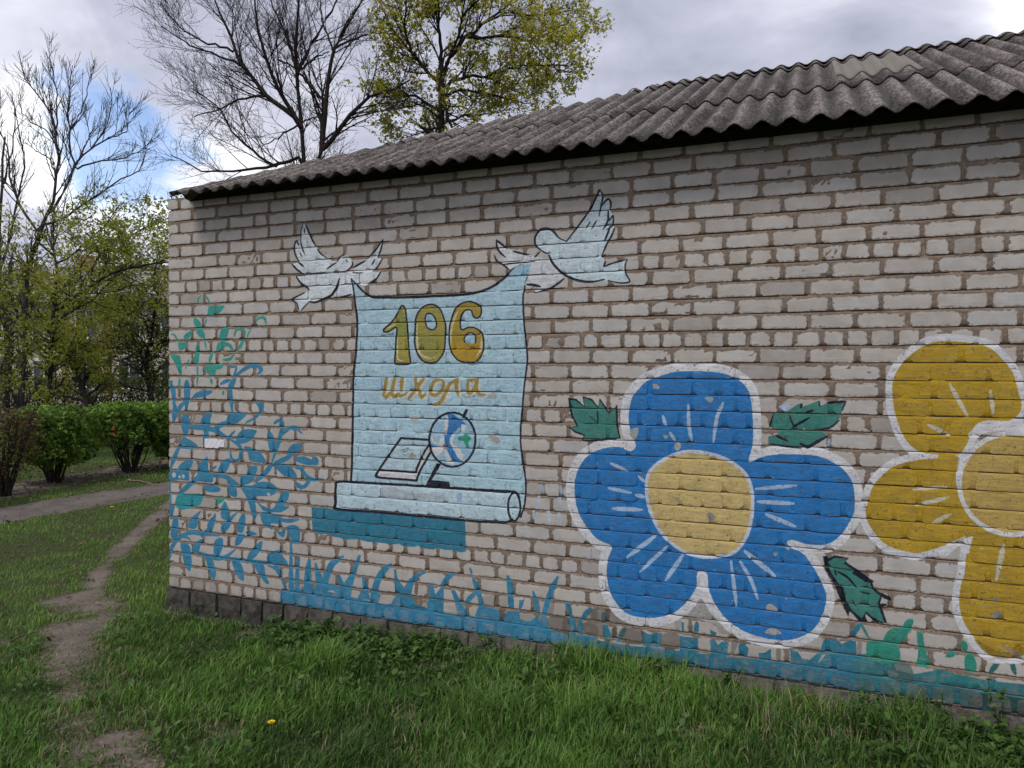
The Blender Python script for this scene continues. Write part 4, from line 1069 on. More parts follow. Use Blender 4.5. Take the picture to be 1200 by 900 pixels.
M_RUSSET = leaf_material('russet_leaf', [(0, (0.06, 0.028, 0.018)), (0.6, (0.10, 0.062, 0.025)), (1, (0.13, 0.12, 0.03))], 0.3)
M_BUD = leaf_material('bud', [(0, (0.07, 0.06, 0.03)), (1, (0.14, 0.15, 0.05))], 0.2)
M_LITTER = leaf_material('dead_leaf', [(0, (0.05, 0.036, 0.026)), (0.6, (0.13, 0.095, 0.06)), (1, (0.26, 0.21, 0.15))], 0.1, 0.9)
M_BARK = plain('dark_bark', (0.016, 0.013, 0.012), (0.046, 0.038, 0.034), 30, 0.95, 0.8)
M_BARKP = plain('grey_bark', (0.034, 0.028, 0.030), (0.080, 0.067, 0.066), 30, 0.95, 0.8)

def leaf_arrays(pos, size, rg, flat=0.0, width=0.55):
    """diamond leaves, slightly folded; pos (M,3), size (M,)"""
    M = len(pos)
    d = rg.normal(0, 1, (M, 3)); d[:, 2] = d[:, 2]*(1-flat)-0.15; d /= np.linalg.norm(d, axis=1, keepdims=True)
    u = rg.normal(0, 1, (M, 3)); u[:, 2] += flat*3; s = np.cross(d, u); s /= np.maximum(np.linalg.norm(s, axis=1, keepdims=True), 1e-6)
    nn = np.cross(s, d); sz = size[:, None]
    V = np.stack([pos-d*sz*0.5, pos+s*sz*width*0.5+nn*sz*0.12-d*sz*0.05, pos+d*sz*0.5, pos-s*sz*width*0.5+nn*sz*0.12-d*sz*0.05], 1).reshape(-1, 3)
    b = np.arange(M)*4
    T = np.stack([np.stack([b, b+1, b+2], 1), np.stack([b, b+2, b+3], 1)], 1).reshape(-1, 3)
    return V, T
def leaf_object(name, parent, pos, size, tint, mat, rg, flat=0.0, width=0.55, origin=None, **kw):
    V, T = leaf_arrays(pos, size, rg, flat, width)
    if origin is not None: V = V-np.asarray(origin)
    me = fast_mesh(name, V, T, mat); vattr(me, 'tint', np.repeat(np.clip(tint, 0, 1), 4))
    return obj(name, me, parent, **kw)

# ------------------------------------------------------------------ trees
def tubes(batches, sides):
    """batches: list of (pts (M,N,3), rad (M,N)) -> V, quads"""
    VV, QQ, off = [], [], 0
    for (P, R), k in zip(batches, sides):
        M, N, _ = P.shape
        d = np.gradient(P, axis=1); d /= np.maximum(np.linalg.norm(d, axis=2, keepdims=True), 1e-9)
        ref = np.where(np.abs(d[..., 2:3]) > 0.9, np.array([1.0, 0, 0]), np.array([0, 0, 1.0]))
        a = np.cross(d, ref); a /= np.maximum(np.linalg.norm(a, axis=2, keepdims=True), 1e-9); b = np.cross(d, a)
        th = np.arange(k)/k*2*np.pi
        ring = P[:, :, None]+R[:, :, None, None]*(a[:, :, None]*np.cos(th)[None, None, :, None]+b[:, :, None]*np.sin(th)[None, None, :, None])
        VV.append(ring.reshape(-1, 3))
        base = off+(np.arange(M)[:, None, None]*N+np.arange(N-1)[None, :, None])*k
        j = np.arange(k)[None, None]; j2 = (j+1) % k
        QQ.append(np.stack([base+j, base+j2, base+k+j2, base+k+j], -1).reshape(-1, 4)); off += M*N*k
    return np.vstack(VV), np.vstack(QQ)
def resample(p, n):
    p = np.asarray(p, float); s = np.r_[0, np.cumsum(np.linalg.norm(np.diff(p, axis=0), axis=1))]
    t = np.linspace(0, s[-1], n); return np.stack([np.interp(t, s, p[:, i]) for i in range(3)], 1)
def grow(P, R, rg, per_m, length, ang=(30, 60), up=0.25, n=5, tmin=0.15, rmul=0.5, wig=0.08, rmin=0.0015, taper=0.35, shorten=0.6):
    """children on every polyline of a batch"""
    seg = np.linalg.norm(np.diff(P, axis=1), axis=2); L = seg.sum(1)
    cnt = np.maximum(rg.poisson(L*per_m), 1)
    idx = np.repeat(np.arange(len(P)), cnt); M = len(idx)
    t = tmin+(1-tmin)*rg.random(M)**0.85; N = P.shape[1]
    f = t*(N-1); i0 = np.minimum(f.astype(int), N-2); w = (f-i0)[:, None]
    p0 = P[idx, i0]*(1-w)+P[idx, i0+1]*w; r0 = R[idx, i0]*(1-w[:, 0])+R[idx, i0+1]*w[:, 0]
    d = P[idx, i0+1]-P[idx, i0]; d /= np.maximum(np.linalg.norm(d, axis=1, keepdims=True), 1e-9)
    q = rg.normal(0, 1, (M, 3)); q -= (q*d).sum(1, keepdims=True)*d; q /= np.maximum(np.linalg.norm(q, axis=1, keepdims=True), 1e-9)
    a = np.radians(rg.uniform(*ang, M))[:, None]
    nd = d*np.cos(a)+q*np.sin(a); nd[:, 2] += up; nd /= np.linalg.norm(nd, axis=1, keepdims=True)
    ll = length*(0.55+0.75*rg.random(M))*(1-shorten*t)
    ll = np.minimum(ll, L[idx]*0.9)
    C = np.zeros((M, n, 3)); C[:, 0] = p0; cur = nd.copy()
    for k in range(1, n):
        C[:, k] = C[:, k-1]+cur*(ll/(n-1))[:, None]
        cur = cur+rg.normal(0, wig, (M, 3)); cur[:, 2] += up*0.25; cur /= np.linalg.norm(cur, axis=1, keepdims=True)
    r = np.maximum(np.minimum(r0*rmul, 0.02+ll*0.02), rmin)
    return C, np.maximum(r[:, None]*np.linspace(1, taper, n)[None], rmin*0.7)
def make_tree(name, label, limbs, depth, seed, levels, bark, leaf=None, group=None, cat='tree', spread=0.9, rscale=1.0, base_px=None, leaf_name='foliage'):
    """limbs: list of (points in photo px, width px at start, width px at end); the first is the trunk"""
    rg = np.random.default_rng(seed); px = depth/F_PX
    LP, LR = [], []
    for li, (pts, w0, w1) in enumerate(limbs):
        n = len(pts); dz = rg.normal(0, spread) if li else 0.0
        q = []
        d0 = depth
        if li:
            allp = np.vstack(LP); c = proj(allp); jn = int(np.argmin((c[:, 0]-pts[0][0])**2+(c[:, 1]-pts[0][1])**2)); d0 = c[jn, 2]
            q.append(allp[jn])
        for i, (x, y) in enumerate(pts):
            t = i/max(n-1, 1); q.append(at_depth(x, y, d0+dz*t**1.3))
        if li == 0:
            b = q[0].copy(); g = float(gz(b[0], b[1])); b0 = np.array([b[0], b[1], g-0.15])
            if base_px is not None: c = at_depth(base_px[0], base_px[1], depth); b0[:2] = c[:2]
            if q[0][2] > g+0.3: q = [b0, (b0*0.5+q[0]*0.5)]+q
            else: q[0][2] = g-0.1
        q = np.array(q); P = resample(q, 14)
        P[1:-1] += rg.normal(0, 0.012*depth/14, (12, 3))
        LP.append(P); LR.append(np.linspace(w0, w1, 14)*px*0.5*rscale)
    root = LP[0][0].copy(); root[2] = float(gz(root[0], root[1]))
    t = empty(name, root, label, cat, group)
    V, Q = tubes([(np.array(LP[:1]), np.array(LR[:1]))], [9]); obj('trunk', fast_mesh('trunk', V-root, Q, bark, True), t)
    P, R = np.array(LP), np.array(LR)
    bt, sd, tips = [], [], None
    if len(LP) > 1: bt.append((P[1:], R[1:])); sd.append(7)
    cur = (P, R)
    for li, lv in enumerate(levels):
        lv = dict(lv); tm = lv.pop('tmin', 0.15)
        cur2 = grow(cur[0], cur[1], rg, tmin=tm, **lv)
        bt.append(cur2); sd.append(5 if li == 0 else (4 if li == 1 else 3)); cur = cur2
    V, Q = tubes(bt, sd); obj('branches', fast_mesh('branches', V-root, Q, bark, True), t)
    if leaf:
        mat, per, size, clump, keep = leaf
        tw = cur[0]
        if keep is not None:
            cpx = proj(tw[:, -1]); tw = tw[keep(cpx, rg)]
        m_ = len(tw)
        k = rg.integers(0, tw.shape[1]-1, (m_, per)); pos = tw[np.arange(m_)[:, None], np.minimum(k+1, tw.shape[1]-1)].reshape(-1, 3)
        pos = pos+rg.normal(0, clump, pos.shape)
        tint = np.clip(0.5+0.25*vnoise(pos[:, 0]*2+pos[:, 2], pos[:, 1]*2+pos[:, 2]*1.3, seed)+rg.normal(0, 0.18, len(pos)), 0, 1)
        leaf_object(leaf_name, t, pos, size*(0.6+0.7*rg.random(len(pos))), tint, mat, rg, 0.2, 0.6, root, kind='stuff')
    return t

def Zp(ox, oy, s, txt): return [(float(a)/s+ox, float(b)/s+oy) for a, b in (q.split(',') for q in txt.split())]
z1 = lambda s: Zp(180, 0, 4.286, s)
bare_limbs = [
    (z1('760,810 745,650 735,560 720,380 715,200 730,0 735,-160'), 9.5, 2.0),
    (z1('735,620 700,580 640,530 560,480 480,370 420,300 390,180 330,60 290,-60'), 6.5, 1.5),
    (z1('725,600 690,560 640,470 590,370 550,250 520,100 500,-60'), 5.5, 1.5),
    (z1('720,370 770,270 850,130 920,10 960,-90'), 4.5, 1.4),
    (z1('845,800 850,650 870,500 885,350 905,250 940,180 1000,80 1060,-20'), 8, 1.6),
    (z1('860,510 800,450 740,380 700,330 620,300'), 4, 1.4),
    (z1('850,760 930,660 1000,560 1080,490 1200,450 1290,400'), 6.5, 1.6),
    (z1('740,790 700,800 590,840 400,860 240,860 90,780'), 4.5, 1.0),
    (z1('640,840 590,830 500,760 400,670 330,540 200,450'), 3.6, 1.0),
    (z1('570,480 480,490 400,510 330,550 200,590'), 3.2, 1.0),
    (z1('450,335 380,300 300,270 200,235 110,180 40,130'), 3.2, 1.0),
    (z1('410,260 340,235 280,220 200,180 150,150 60,60'), 3, 1.0),
    (z1('905,250 960,215 1030,190 1110,160 1160,90'), 3, 1.0),
    (z1('900,260 880,180 850,120 840,20 835,-60'), 2.8, 1.0),
    (z1('715,330 690,250 650,130 600,30 570,-60'), 3.2, 1.2),
    (z1('740,350 800,300 880,260'), 3.0, 1.2),
    (z1('730,620 690,650 620,690 540,740'), 2.6, 1.0), (z1('750,610 800,590 860,590'), 2.4, 1.0),
]
LV = [dict(per_m=6.0, length=1.55, ang=(22, 55), up=0.22, n=6, rmul=0.4, wig=0.10, rmin=0.0042), dict(per_m=8.5, length=0.8, ang=(25, 60), up=0.22, n=5, rmul=0.5, wig=0.12, rmin=0.0032), dict(per_m=7.5, length=0.34, ang=(25, 65), up=0.2, n=4, rmul=0.6, wig=0.1, rmin=0.0027)]
make_tree('bare_tree', 'bare many-limbed tree with hardly a bud rising behind the corrugated roof', bare_limbs, 14.0, 7, LV, M_BARK, (M_BUD, 1, 0.035, 0.01, lambda c, r: r.random(len(c)) < 0.12+0.25*(c[:, 0] > 380)), leaf_name='buds', spread=0.8, rscale=1.02)
z2 = lambda s: Zp(420, 0, 4.286, s)
leafy_limbs = [
    (z2('415,670 415,500 410,400 415,330'), 14, 7),
    (z2('410,420 360,370 300,300 250,240 170,150 120,40'), 5, 1.2),
    (z2('410,400 440,320 520,200 640,110 760,20 830,-80'), 6, 1.4),
    (z2('430,440 470,410 560,380 640,385 730,430 850,480'), 5, 1.2),
    (z2('412,390 410,250 405,120 400,0 390,-120'), 5.5, 1.4),
    (z2('450,310 500,190 520,80 540,-60'), 4, 1.2),
    (z2('540,190 640,190 730,185 860,200 940,290 1000,360'), 4, 1.0),
    (z2('430,480 510,455 600,460 760,500 860,520'), 4, 1.0),
    (z2('425,610 530,580 650,570 760,555'), 3.5, 1.0),
    (z2('410,560 300,490 170,460 60,480'), 4, 1.0),
    (z2('640,110 760,60 900,80 1040,60 1130,40'), 3, 0.9), (z2('700,185 800,130 920,170 1060,200'), 3, 0.9),
    (z2('640,390 760,340 880,330 1050,330'), 3, 0.9), (z2('520,80 620,-20 680,-120'), 3, 1), (z2('400,640 330,660 260,690'), 2.5, 1), (z2('425,460 440,560 470,640'), 5, 3),
    (z2('300,300 260,250 230,120 240,0 230,-80'), 3, 1.0), (z2('860,200 960,150 1060,110'), 2.4, .8),
]
LV2 = [dict(per_m=8.2, length=1.12, ang=(25, 60), up=0.18, n=6, rmul=0.5, wig=0.12, rmin=0.005), dict(per_m=8.5, length=0.68, ang=(30, 65), up=0.15, n=5, rmul=0.55, wig=0.12, rmin=0.004), dict(per_m=6.0, length=0.26, ang=(30, 65), up=0.15, n=4, rmul=0.6, wig=0.1, rmin=0.003)]
make_tree('leafing_tree', 'tree in fresh yellow-green leaf rising behind the corrugated roof', leafy_limbs, 13.5, 11, LV2, M_BARK, (M_YOUNG, 5, 0.076, 0.04, lambda c, r: r.random(len(c)) < 0.85), spread=0.9)

z3 = lambda s: Zp(0, 60, 6, s); z4 = lambda s: Zp(0, 200, 6, s); z5 = lambda s: Zp(0, 340, 6, s)
left_bare = [
    (z4('150,1600 170,1200 190,700 240,560 270,430 300,380'), 7, 4.5),
    (z4('270,430 220,370 150,260 120,190 80,100 70,0')+z3('70,760 40,650 0,560 -30,480'), 3.6, 1.0),
    (z4('290,390 340,290 380,200 395,90 390,0')+z3('410,760 400,600 385,480 330,380 260,310 200,210 140,90 130,0'), 3.8, 0.8),
    (z4('330,330 390,250 440,170 490,90 510,0')+z3('520,790 490,740 495,620 500,560 480,470 490,330 490,200 510,100'), 3.4, 0.8),
    (z4('300,400 400,350 470,330 600,230 730,140 860,50 980,0')+z3('1030,680'), 3.2, 0.8),
    (z3('405,590 395,480 405,370 400,260 385,180 350,30'), 2.2, 0.7), (z3('510,820 560,760 640,690 740,560 780,430 790,330 775,255'), 2.4, 0.7),
    (z3('520,830 640,790 720,770 800,765 960,710 1045,650'), 2.4, 0.7), (z3('560,760 600,640 650,560 690,500'), 2, 0.7),
    (z3('490,560 540,480 590,380 605,280 645,180'), 2, 0.7), (z3('640,690 760,610 830,600 900,560 905,440 950,400'), 2, 0.7),
    (z3('370,820 340,760 250,690 180,640'), 2, 0.7), (z3('430,720 330,560 220,500 160,440 130,340'), 2, 0.7),
    (z4('380,600 370,420 390,250'), 3.0, 1.6),
]
LVB = [dict(per_m=6.5, length=1.1, ang=(18, 45), up=0.35, n=6, rmul=0.55, wig=0.08, rmin=0.006), dict(per_m=8.5, length=0.55, ang=(20, 50), up=0.3, n=5, rmul=0.6, wig=0.1, rmin=0.0052)]
make_tree('bare_tree', 'slender bare tree with upswept twigs beyond the green hedge', left_bare, 18.0, 21, LVB, M_BARKP, None, spread=0.5)
far_bare = [(Zp(0, 0, 1, '-6,470 -4,400 -2,330 0,270 3,200 6,160'), 7, 2), (Zp(0, 0, 1, '-2,330 10,280 20,230 30,190 22,150 12,110'), 3, 0.8), (Zp(0, 0, 1, '0,270 -8,220 -2,160 0,105'), 2.6, .8), (Zp(0, 0, 1, '3,220 14,180 18,140 14,108'), 2.2, .7), (Zp(0, 0, 1, '0,280 -20,230 -40,170 -50,120'), 3, .8)]
make_tree('bare_tree', 'bare tree with purplish twigs standing left of the slender one', far_bare, 20.0, 22, [dict(per_m=3.2, length=1.0, ang=(18, 45), up=0.35, n=6, rmul=0.55, wig=0.08, rmin=0.006), dict(per_m=5.5, length=0.5, ang=(20, 50), up=0.3, n=5, rmul=0.6, wig=0.1, rmin=0.0045)], M_BARKP, None, spread=0.6)
LVG = [dict(per_m=5.5, length=1.5, ang=(30, 70), up=0.12, n=5, rmul=0.5, wig=0.14, rmin=0.006), dict(per_m=6.5, length=0.8, ang=(30, 70), up=0.1, n=5, rmul=0.5, wig=0.14, rmin=0.0036), dict(per_m=5.0, length=0.3, ang=(30, 70), up=0.1, n=4, rmul=0.5, wig=0.12, rmin=0.0026)]
spring1 = [(Zp(0, 0, 1, '57,500 58,470 60,420 62,380 64,345'), 6, 4), (Zp(0, 0, 1, '64,350 50,330 30,310 5,300'), 3, 1), (z4('380,1000 540,880 700,770 800,715 1000,670 1190,640'), 4, 1.6),
           (Zp(0, 0, 1, '62,380 85,365 110,350 130,330 150,300'), 2.6, 1), (Zp(0, 0, 1, '64,345 66,310 60,280 62,250'), 3, 1), (Zp(0, 0, 1, '61,400 35,385 10,375 -20,370'), 2.6, 1), (Zp(0, 0, 1, '64,345 90,320 110,290 125,262 140,240'), 2.6, .8),
           (z4('460,640 560,545 640,480 720,400 860,260'), 2.4, .8), (z4('640,760 660,660 700,590 750,540'), 2.4, .9), (z4('690,500 850,465 960,435 1090,385 1200,320'), 2, .8), (Zp(0, 0, 1, '62,430 80,420 100,405'), 2, .8), (Zp(0, 0, 1, '60,430 40,425 20,410'), 2, .8)]
make_tree('spring_tree', 'young tree veiled in small green leaves, thin straight trunk behind the hedge', spring1, 16.5, 31, LVG, M_BARK, (M_SPRING, 8, 0.082, 0.06, lambda c, r: r.random(len(c)) < np.clip((c[:, 1]-205)/110, 0.05, 1)), spread=0.9)
spring2 = [(Zp(0, 0, 1, '103,490 101,465 92,444 80,418 70,395'), 9, 5), (Zp(0, 0, 1, '88,438 105,410 130,390 160,375'), 4, 1), (Zp(0, 0, 1, '80,418 100,380 120,350 135,320'), 4, 1), (Zp(0, 0, 1, '70,395 50,370 30,350 0,340'), 3, 1), (Zp(0, 0, 1, '90,440 120,425 150,420 175,400'), 3, 1), (Zp(0, 0, 1, '120,350 150,335 175,330 195,300'), 2.5, .9), (Zp(0, 0, 1, '72,395 80,360 90,330 85,300'), 3, 1)]
make_tree('spring_tree', 'dark tree whose thick trunk leans left behind the hedge', spring2, 21.0, 32, LVG, M_BARKP, (M_SPRING, 8, 0.092, 0.08, lambda c, r: r.random(len(c)) < np.clip((c[:, 1]-240)/110, 0.04, 1)), spread=1.2)
spring3 = [(Zp(0, 0, 1, '179,485 177,460 173,445 172,420 176,390 184,350'), 8, 3), (Zp(0, 0, 1, '173,430 160,405 150,380 145,350'), 3.5, 1), (Zp(0, 0, 1, '173,420 190,400 205,380 215,350'), 3.5, 1), (Zp(0, 0, 1, '176,390 165,365 160,335'), 3, 1), (Zp(0, 0, 1, '172,440 190,430 205,420'), 2.5, 1), (Zp(0, 0, 1, '172,440 155,430 145,425'), 2.5, 1), (Zp(0, 0, 1, '184,350 180,325 185,300'), 2.5, .8)]
LVD = [dict(per_m=7, length=1.0, ang=(30, 75), up=0.0, n=5, rmul=0.5, wig=0.2, rmin=0.007), dict(per_m=8, length=0.6, ang=(30, 75), up=0.0, n=5, rmul=0.55, wig=0.2, rmin=0.0055), dict(per_m=6, length=0.28, ang=(30, 75), up=0.0, n=4, rmul=0.6, wig=0.15, rmin=0.004)]
make_tree('spring_tree', 'tree with a dense dark tangle of twigs beside the building corner', spring3, 19.5, 33, LVD, M_BARK, (M_DHEDGE, 4, 0.085, 0.07, lambda c, r: r.random(len(c)) < 0.9), spread=0.6)
spring4 = [(Zp(0, 0, 1, '2,500 5,470 9,430 11,400 10,370'), 13, 8), (Zp(0, 0, 1, '10,390 25,365 45,350 60,330'), 4, 1), (Zp(0, 0, 1, '10,370 -5,345 -30,330'), 5, 1), (Zp(0, 0, 1, '10,370 15,340 10,310 20,285'), 5, 1), (Zp(0, 0, 1, '10,410 -10,390 -40,380'), 4, 1)]
make_tree('spring_tree', 'stout grey trunk with small green leaves beyond the russet shrub', spring4, 22.0, 34, LVG, M_BARKP, (M_SPRING, 6, 0.092, 0.07, lambda c, r: r.random(len(c)) < np.clip((c[:, 1]-240)/110, 0.04, 0.8)), spread=0.9)

# ------------------------------------------------------------------ shrubs and hedges
def shrub(name, label, base, w, h, dep_w, seed, mat, n_leaf, leafsize, group=None, low=0.25, flat_top=True, stems=26, gap=0.0, cat='shrub'):
    rg = np.random.default_rng(seed); base = np.array(base, float)
    t = empty(name, base, label, cat, group)
    ang = rg.random(stems)*2*np.pi; rr = np.sqrt(rg.random(stems))
    fwd = ROT[2]*np.array([1, 1, 0]); fwd /= np.linalg.norm(fwd); rgt = np.array([fwd[1], -fwd[0], 0])
    P = np.zeros((stems, 6, 3))
    for k in range(6):
        s = k/5
        off = rgt[None]*(np.cos(ang)*rr*(0.10+0.36*s**1.1)*w)[:, None]+fwd[None]*(np.sin(ang)*rr*(0.10+0.36*s**1.1)*dep_w)[:, None]
        P[:, k] = off+rg.normal(0, 0.02, (stems, 3))+np.array([0, 0, 1])*(h*0.92*s*(0.85+0.15*rg.random(stems)))[:, None]
    R = np.linspace(0.017, 0.006, 6)[None]*(0.7+0.6*rg.random(stems))[:, None]
    B = grow(P, R, rg, 3.5, 0.35, (30, 60), 0.25, 4, 0.3, 0.5, 0.1, 0.003)
    V, Q = tubes([(P, R), B], [5, 3]); obj('stems', fast_mesh('stems', V, Q, M_BARK, True), t)
    c = rg.uniform(-1, 1, (n_leaf*5, 3)); c[:, 2] = rg.random(len(c))
    hh = c[:, 2]; wid = np.where(hh < 0.45, 0.42+0.58*np.clip(hh/0.45, 0, 1)**0.8, 1.0)*np.where(hh > 0.86, 1-0.7*((hh-0.86)/0.14)**2 if flat_top else 1-1.2*(hh-0.86)/0.14, 1)
    r2 = np.hypot(c[:, 0], c[:, 1])/np.maximum(wid, 0.05)
    lump = vnoise(c[:, 0]*3.4*w+hh*4, c[:, 1]*3.4*dep_w+hh*5, seed); lump2 = vnoise(c[:, 0]*7*w-hh*9, c[:, 1]*7*dep_w+hh*8, seed+1)
    ok = (r2 < 1+0.26*lump+0.12*lump2) & (hh < 0.97+0.06*lump2) & (rg.random(len(c)) < np.clip(0.25+r2**2+0.7*(hh > 0.8), 0, 1)) & (hh > low*(0.55+0.7*r2)+0.10*lump) & (lump+0.8*lump2 > -0.55+gap)
    c = c[ok][:n_leaf]; lm = (lump+0.6*lump2)[ok][:n_leaf]
    pos = rgt[None]*(c[:, 0]*w/2)[:, None]+fwd[None]*(c[:, 1]*dep_w/2)[:, None]+np.array([0, 0, 1])*(c[:, 2]*h)[:, None]
    tint = np.clip(0.46+0.34*lm+rg.normal(0, 0.2, len(c)), 0, 1)
    leaf_object('foliage', t, pos, leafsize*(0.6+0.7*rg.random(len(c))), tint, mat, rg, 0.35, 0.62, kind='stuff')
    return t
def gp(x, y): p = on_ground(x, y); p[2] = float(gz(p[0], p[1])); return p
HG = 'green shrubs of the clipped hedge by the path'
pxm = lambda p: np.dot(np.array(p)-CAM, ROT[2])/F_PX
b1 = gp(64, 568); shrub('hedge_shrub', 'full bright green hedge shrub with a dark many-stemmed base by the path', b1, 98*pxm(b1), 92*pxm(b1), 1.35, 51, M_HEDGE, 6500, 0.082, HG, low=0.22)
b2 = gp(153, 556); s2 = shrub('hedge_shrub', 'wide bright green hedge shrub with a slanting stem next to the building corner', b2, 84*pxm(b2), 84*pxm(b2), 1.4, 52, M_HEDGE, 6000, 0.082, HG, low=0.38)
def blossoms(par, base):
    rg = np.random.default_rng(71); P = []
    for (x, y, k) in ((133, 502, 9), (134.5, 509, 7), (104, 497, 5)): P.append(at_depth(x, y, np.dot(base-CAM, ROT[2])-0.72)+rg.normal(0, 0.03, (k, 3)))
    n = NT('orange_blossom', 0.6, 0.2); n.color((0.40, 0.11, 0.06))
    leaf_object('blossoms', par, np.vstack(P)-base, 0.036+0.014*rg.random(21), rg.random(21), n.m, rg, 0.2, 0.9, kind='stuff')
b3 = gp(206, 549); shrub('hedge_shrub', 'green hedge shrub half hidden behind the building corner', b3, 70*pxm(b3), 78*pxm(b3), 1.4, 53, M_HEDGE, 5000, 0.082, HG, low=0.12)
b0 = gp(2, 583); shrub('russet_shrub', 'thin russet and olive shrub standing next to the green hedge', b0, 72*pxm(b0), 112*pxm(b0), 1.3, 54, M_RUSSET, 2600, 0.05, None, low=0.15, flat_top=False, stems=34, gap=0.2)
blossoms(s2, b2)
for k, (xx, yy, ww, hh, lab) in enumerate(((-75, 600, 90, 100, 'green hedge shrub beyond the russet one, away from the building'),)):
    b = gp(xx, yy); shrub('hedge_shrub', lab, b, ww*pxm(b), hh*pxm(b), 1.3, 60+k, M_HEDGE, 5000, 0.066, HG)
def hedge_row():
    a, b = at_depth(-60, 470, 25.5), at_depth(225, 470, 23.5)
    a[2] = b[2] = 0.0; L = np.linalg.norm(b-a); d = (b-a)/L; nrm = np.array([-d[1], d[0], 0])
    rg = np.random.default_rng(77); t = empty('far_hedge', (a+b)/2, 'long dark green hedge running behind the tree trunks', 'hedge')
    n = 26000; s = rg.random(n); z = rg.random(n)**0.8; w = rg.uniform(-1, 1, n)
    lump = vnoise(s*L*1.8, z*3, 5)
    ok = (np.abs(w) < 1+0.2*lump) & (z < 0.92+0.12*lump) & (rg.random(n) < 0.35+w*w+(z > 0.7)*0.5)
    s, z, w, lump = s[ok], z[ok], w[ok], lump[ok]
    pos = d[None]*((s-0.5)*L)[:, None]+nrm[None]*(w*0.55)[:, None]+np.array([0, 0, 1])*(0.12+z*1.95)[:, None]
    leaf_object('foliage', t, pos, 0.095*(0.6+0.7*rg.random(len(s))), np.clip(0.45+0.25*lump+rg.normal(0, .2, len(s)), 0, 1), M_DHEDGE, rg, 0.3, 0.6, kind='stuff')
    m_ = 70; P = np.zeros((m_, 4, 3)); u = (rg.random(m_)-0.5)*L
    for k in range(4): P[:, k] = d[None]*(u+rg.normal(0, .08, m_))[:, None]+nrm[None]*(rg.normal(0, .12, m_))[:, None]+np.array([0, 0, 1])*(k*0.45)
    V, Q = tubes([(P, np.full((m_, 4), 0.02))], [4]); obj('stems', fast_mesh('stems', V, Q, M_BARK, True), t, kind='stuff')
hedge_row()

# ------------------------------------------------------------------ house far behind the trees
def far_house():
    c = at_depth(85, 440, 42.0); c[2] = 0
    v = ROT[2]*np.array([1, 1, 0]); v /= np.linalg.norm(v); yaw = math.atan2(v[1], v[0])-math.pi/2-0.10
    h = empty('far_house', c, 'two-storey pale plastered house with a grey hipped roof behind the trees', 'house')
    h.rotation_euler = (0, 0, yaw)
    Mw = plain('pale_plaster', (0.40, 0.345, 0.30), (0.55, 0.50, 0.45), 0.9, 0.9, 0.1)
    Mo = plain('orange_brick', (0.33, 0.18, 0.11), (0.43, 0.26, 0.17), 3, 0.9, 0.1)
    Mr = plain('old_grey_roofing', (0.20, 0.175, 0.165), (0.30, 0.265, 0.25), 1.2, 0.9, 0.2)
    Mf = plain('white_window_frame', (0.62, 0.62, 0.62), (0.72, 0.72, 0.72), 2, 0.6, 0.05)
    n = NT('window_glass', 0.08, 0.5); n.color((0.05, 0.065, 0.085)); Mg = n.m
    WX, DY, HZ = 11.0, 9.0, 6.2
    w_ = obj('wall', boxes_mesh('wall', [(-WX, WX, 0, DY, -0.3, HZ)], Mw), h)
    e = 0.6; V = [(-WX-e, -e, HZ), (WX+e, -e, HZ), (WX+e, DY+e, HZ), (-WX-e, DY+e, HZ), (-WX+4.6, DY/2, HZ+2.6), (WX-4.6, DY/2, HZ+2.6)]
    V += [(a, b, c_-0.18) for a, b, c_ in V[:4]]
    r_ = obj('roof', new_mesh('roof', V, [(0, 1, 5, 4), (1, 2, 5), (2, 3, 4, 5), (3, 0, 4), (6, 7, 1, 0), (7, 8, 2, 1), (8, 9, 3, 2), (9, 6, 0, 3), (9, 8, 7, 6)], Mr), h)
    obj('chimney', boxes_mesh('chimney', [(-2.4, -1.7, DY/2-0.9, DY/2-0.2, HZ+1.6, HZ+3.2)], Mo), r_)
    for k in range(8):
        x = -WX+1.4+k*2.62
        obj('wall_pier', boxes_mesh('wall_pier', [(x-0.2+1.31, x+0.2+1.31, -0.06, 0.02, -0.2, HZ-0.35)], Mo), h) if k in (1, 3, 4, 6) else None
        for z in (1.1, 4.0):
            f = obj('window', boxes_mesh('window', [(x-0.72, x+0.72, -0.05, 0.03, z-0.04, z+0.05), (x-0.72, x+0.72, -0.05, 0.03, z+1.55, z+1.64), (x-0.72, x-0.63, -0.05, 0.03, z+0.05, z+1.55), (x+0.63, x+0.72, -0.05, 0.03, z+0.05, z+1.55), (x-0.04, x+0.04, -0.045, 0.03, z+0.05, z+1.55)], Mf), h)
            obj('pane', boxes_mesh('pane', [(x-0.63, x-0.04, -0.012, -0.002, z+0.05, z+1.55), (x+0.04, x+0.63, -0.012, -0.002, z+0.05, z+1.55)], Mg), f)
            obj('sill', boxes_mesh('sill', [(x-0.8, x+0.8, -0.16, 0.02, z-0.11, z-0.042)], Mf), f)
far_house()

def distant_wood():
    rg = np.random.default_rng(88); n = 26000
    a = np.radians(rg.uniform(-105, 25, n)); r = rg.uniform(85, 120, n)
    h = 6.5+2.2*vnoise(a*9, a*4, 3)+1.2*vnoise(a*30, a*13, 4); z = rg.random(n)**0.8*h
    pos = np.stack([CAM[0]+np.sin(a)*r, CAM[1]+np.cos(a)*r, z], 1)
    leaf_object('distant_wood', None, pos, 0.75+0.8*rg.random(n), np.clip(0.4+rg.normal(0, .25, n), 0, 1), M_DHEDGE, rg, 0.1, 0.8, kind='stuff', label='far belt of trees closing the view beyond the house', cat='wood')
distant_wood()

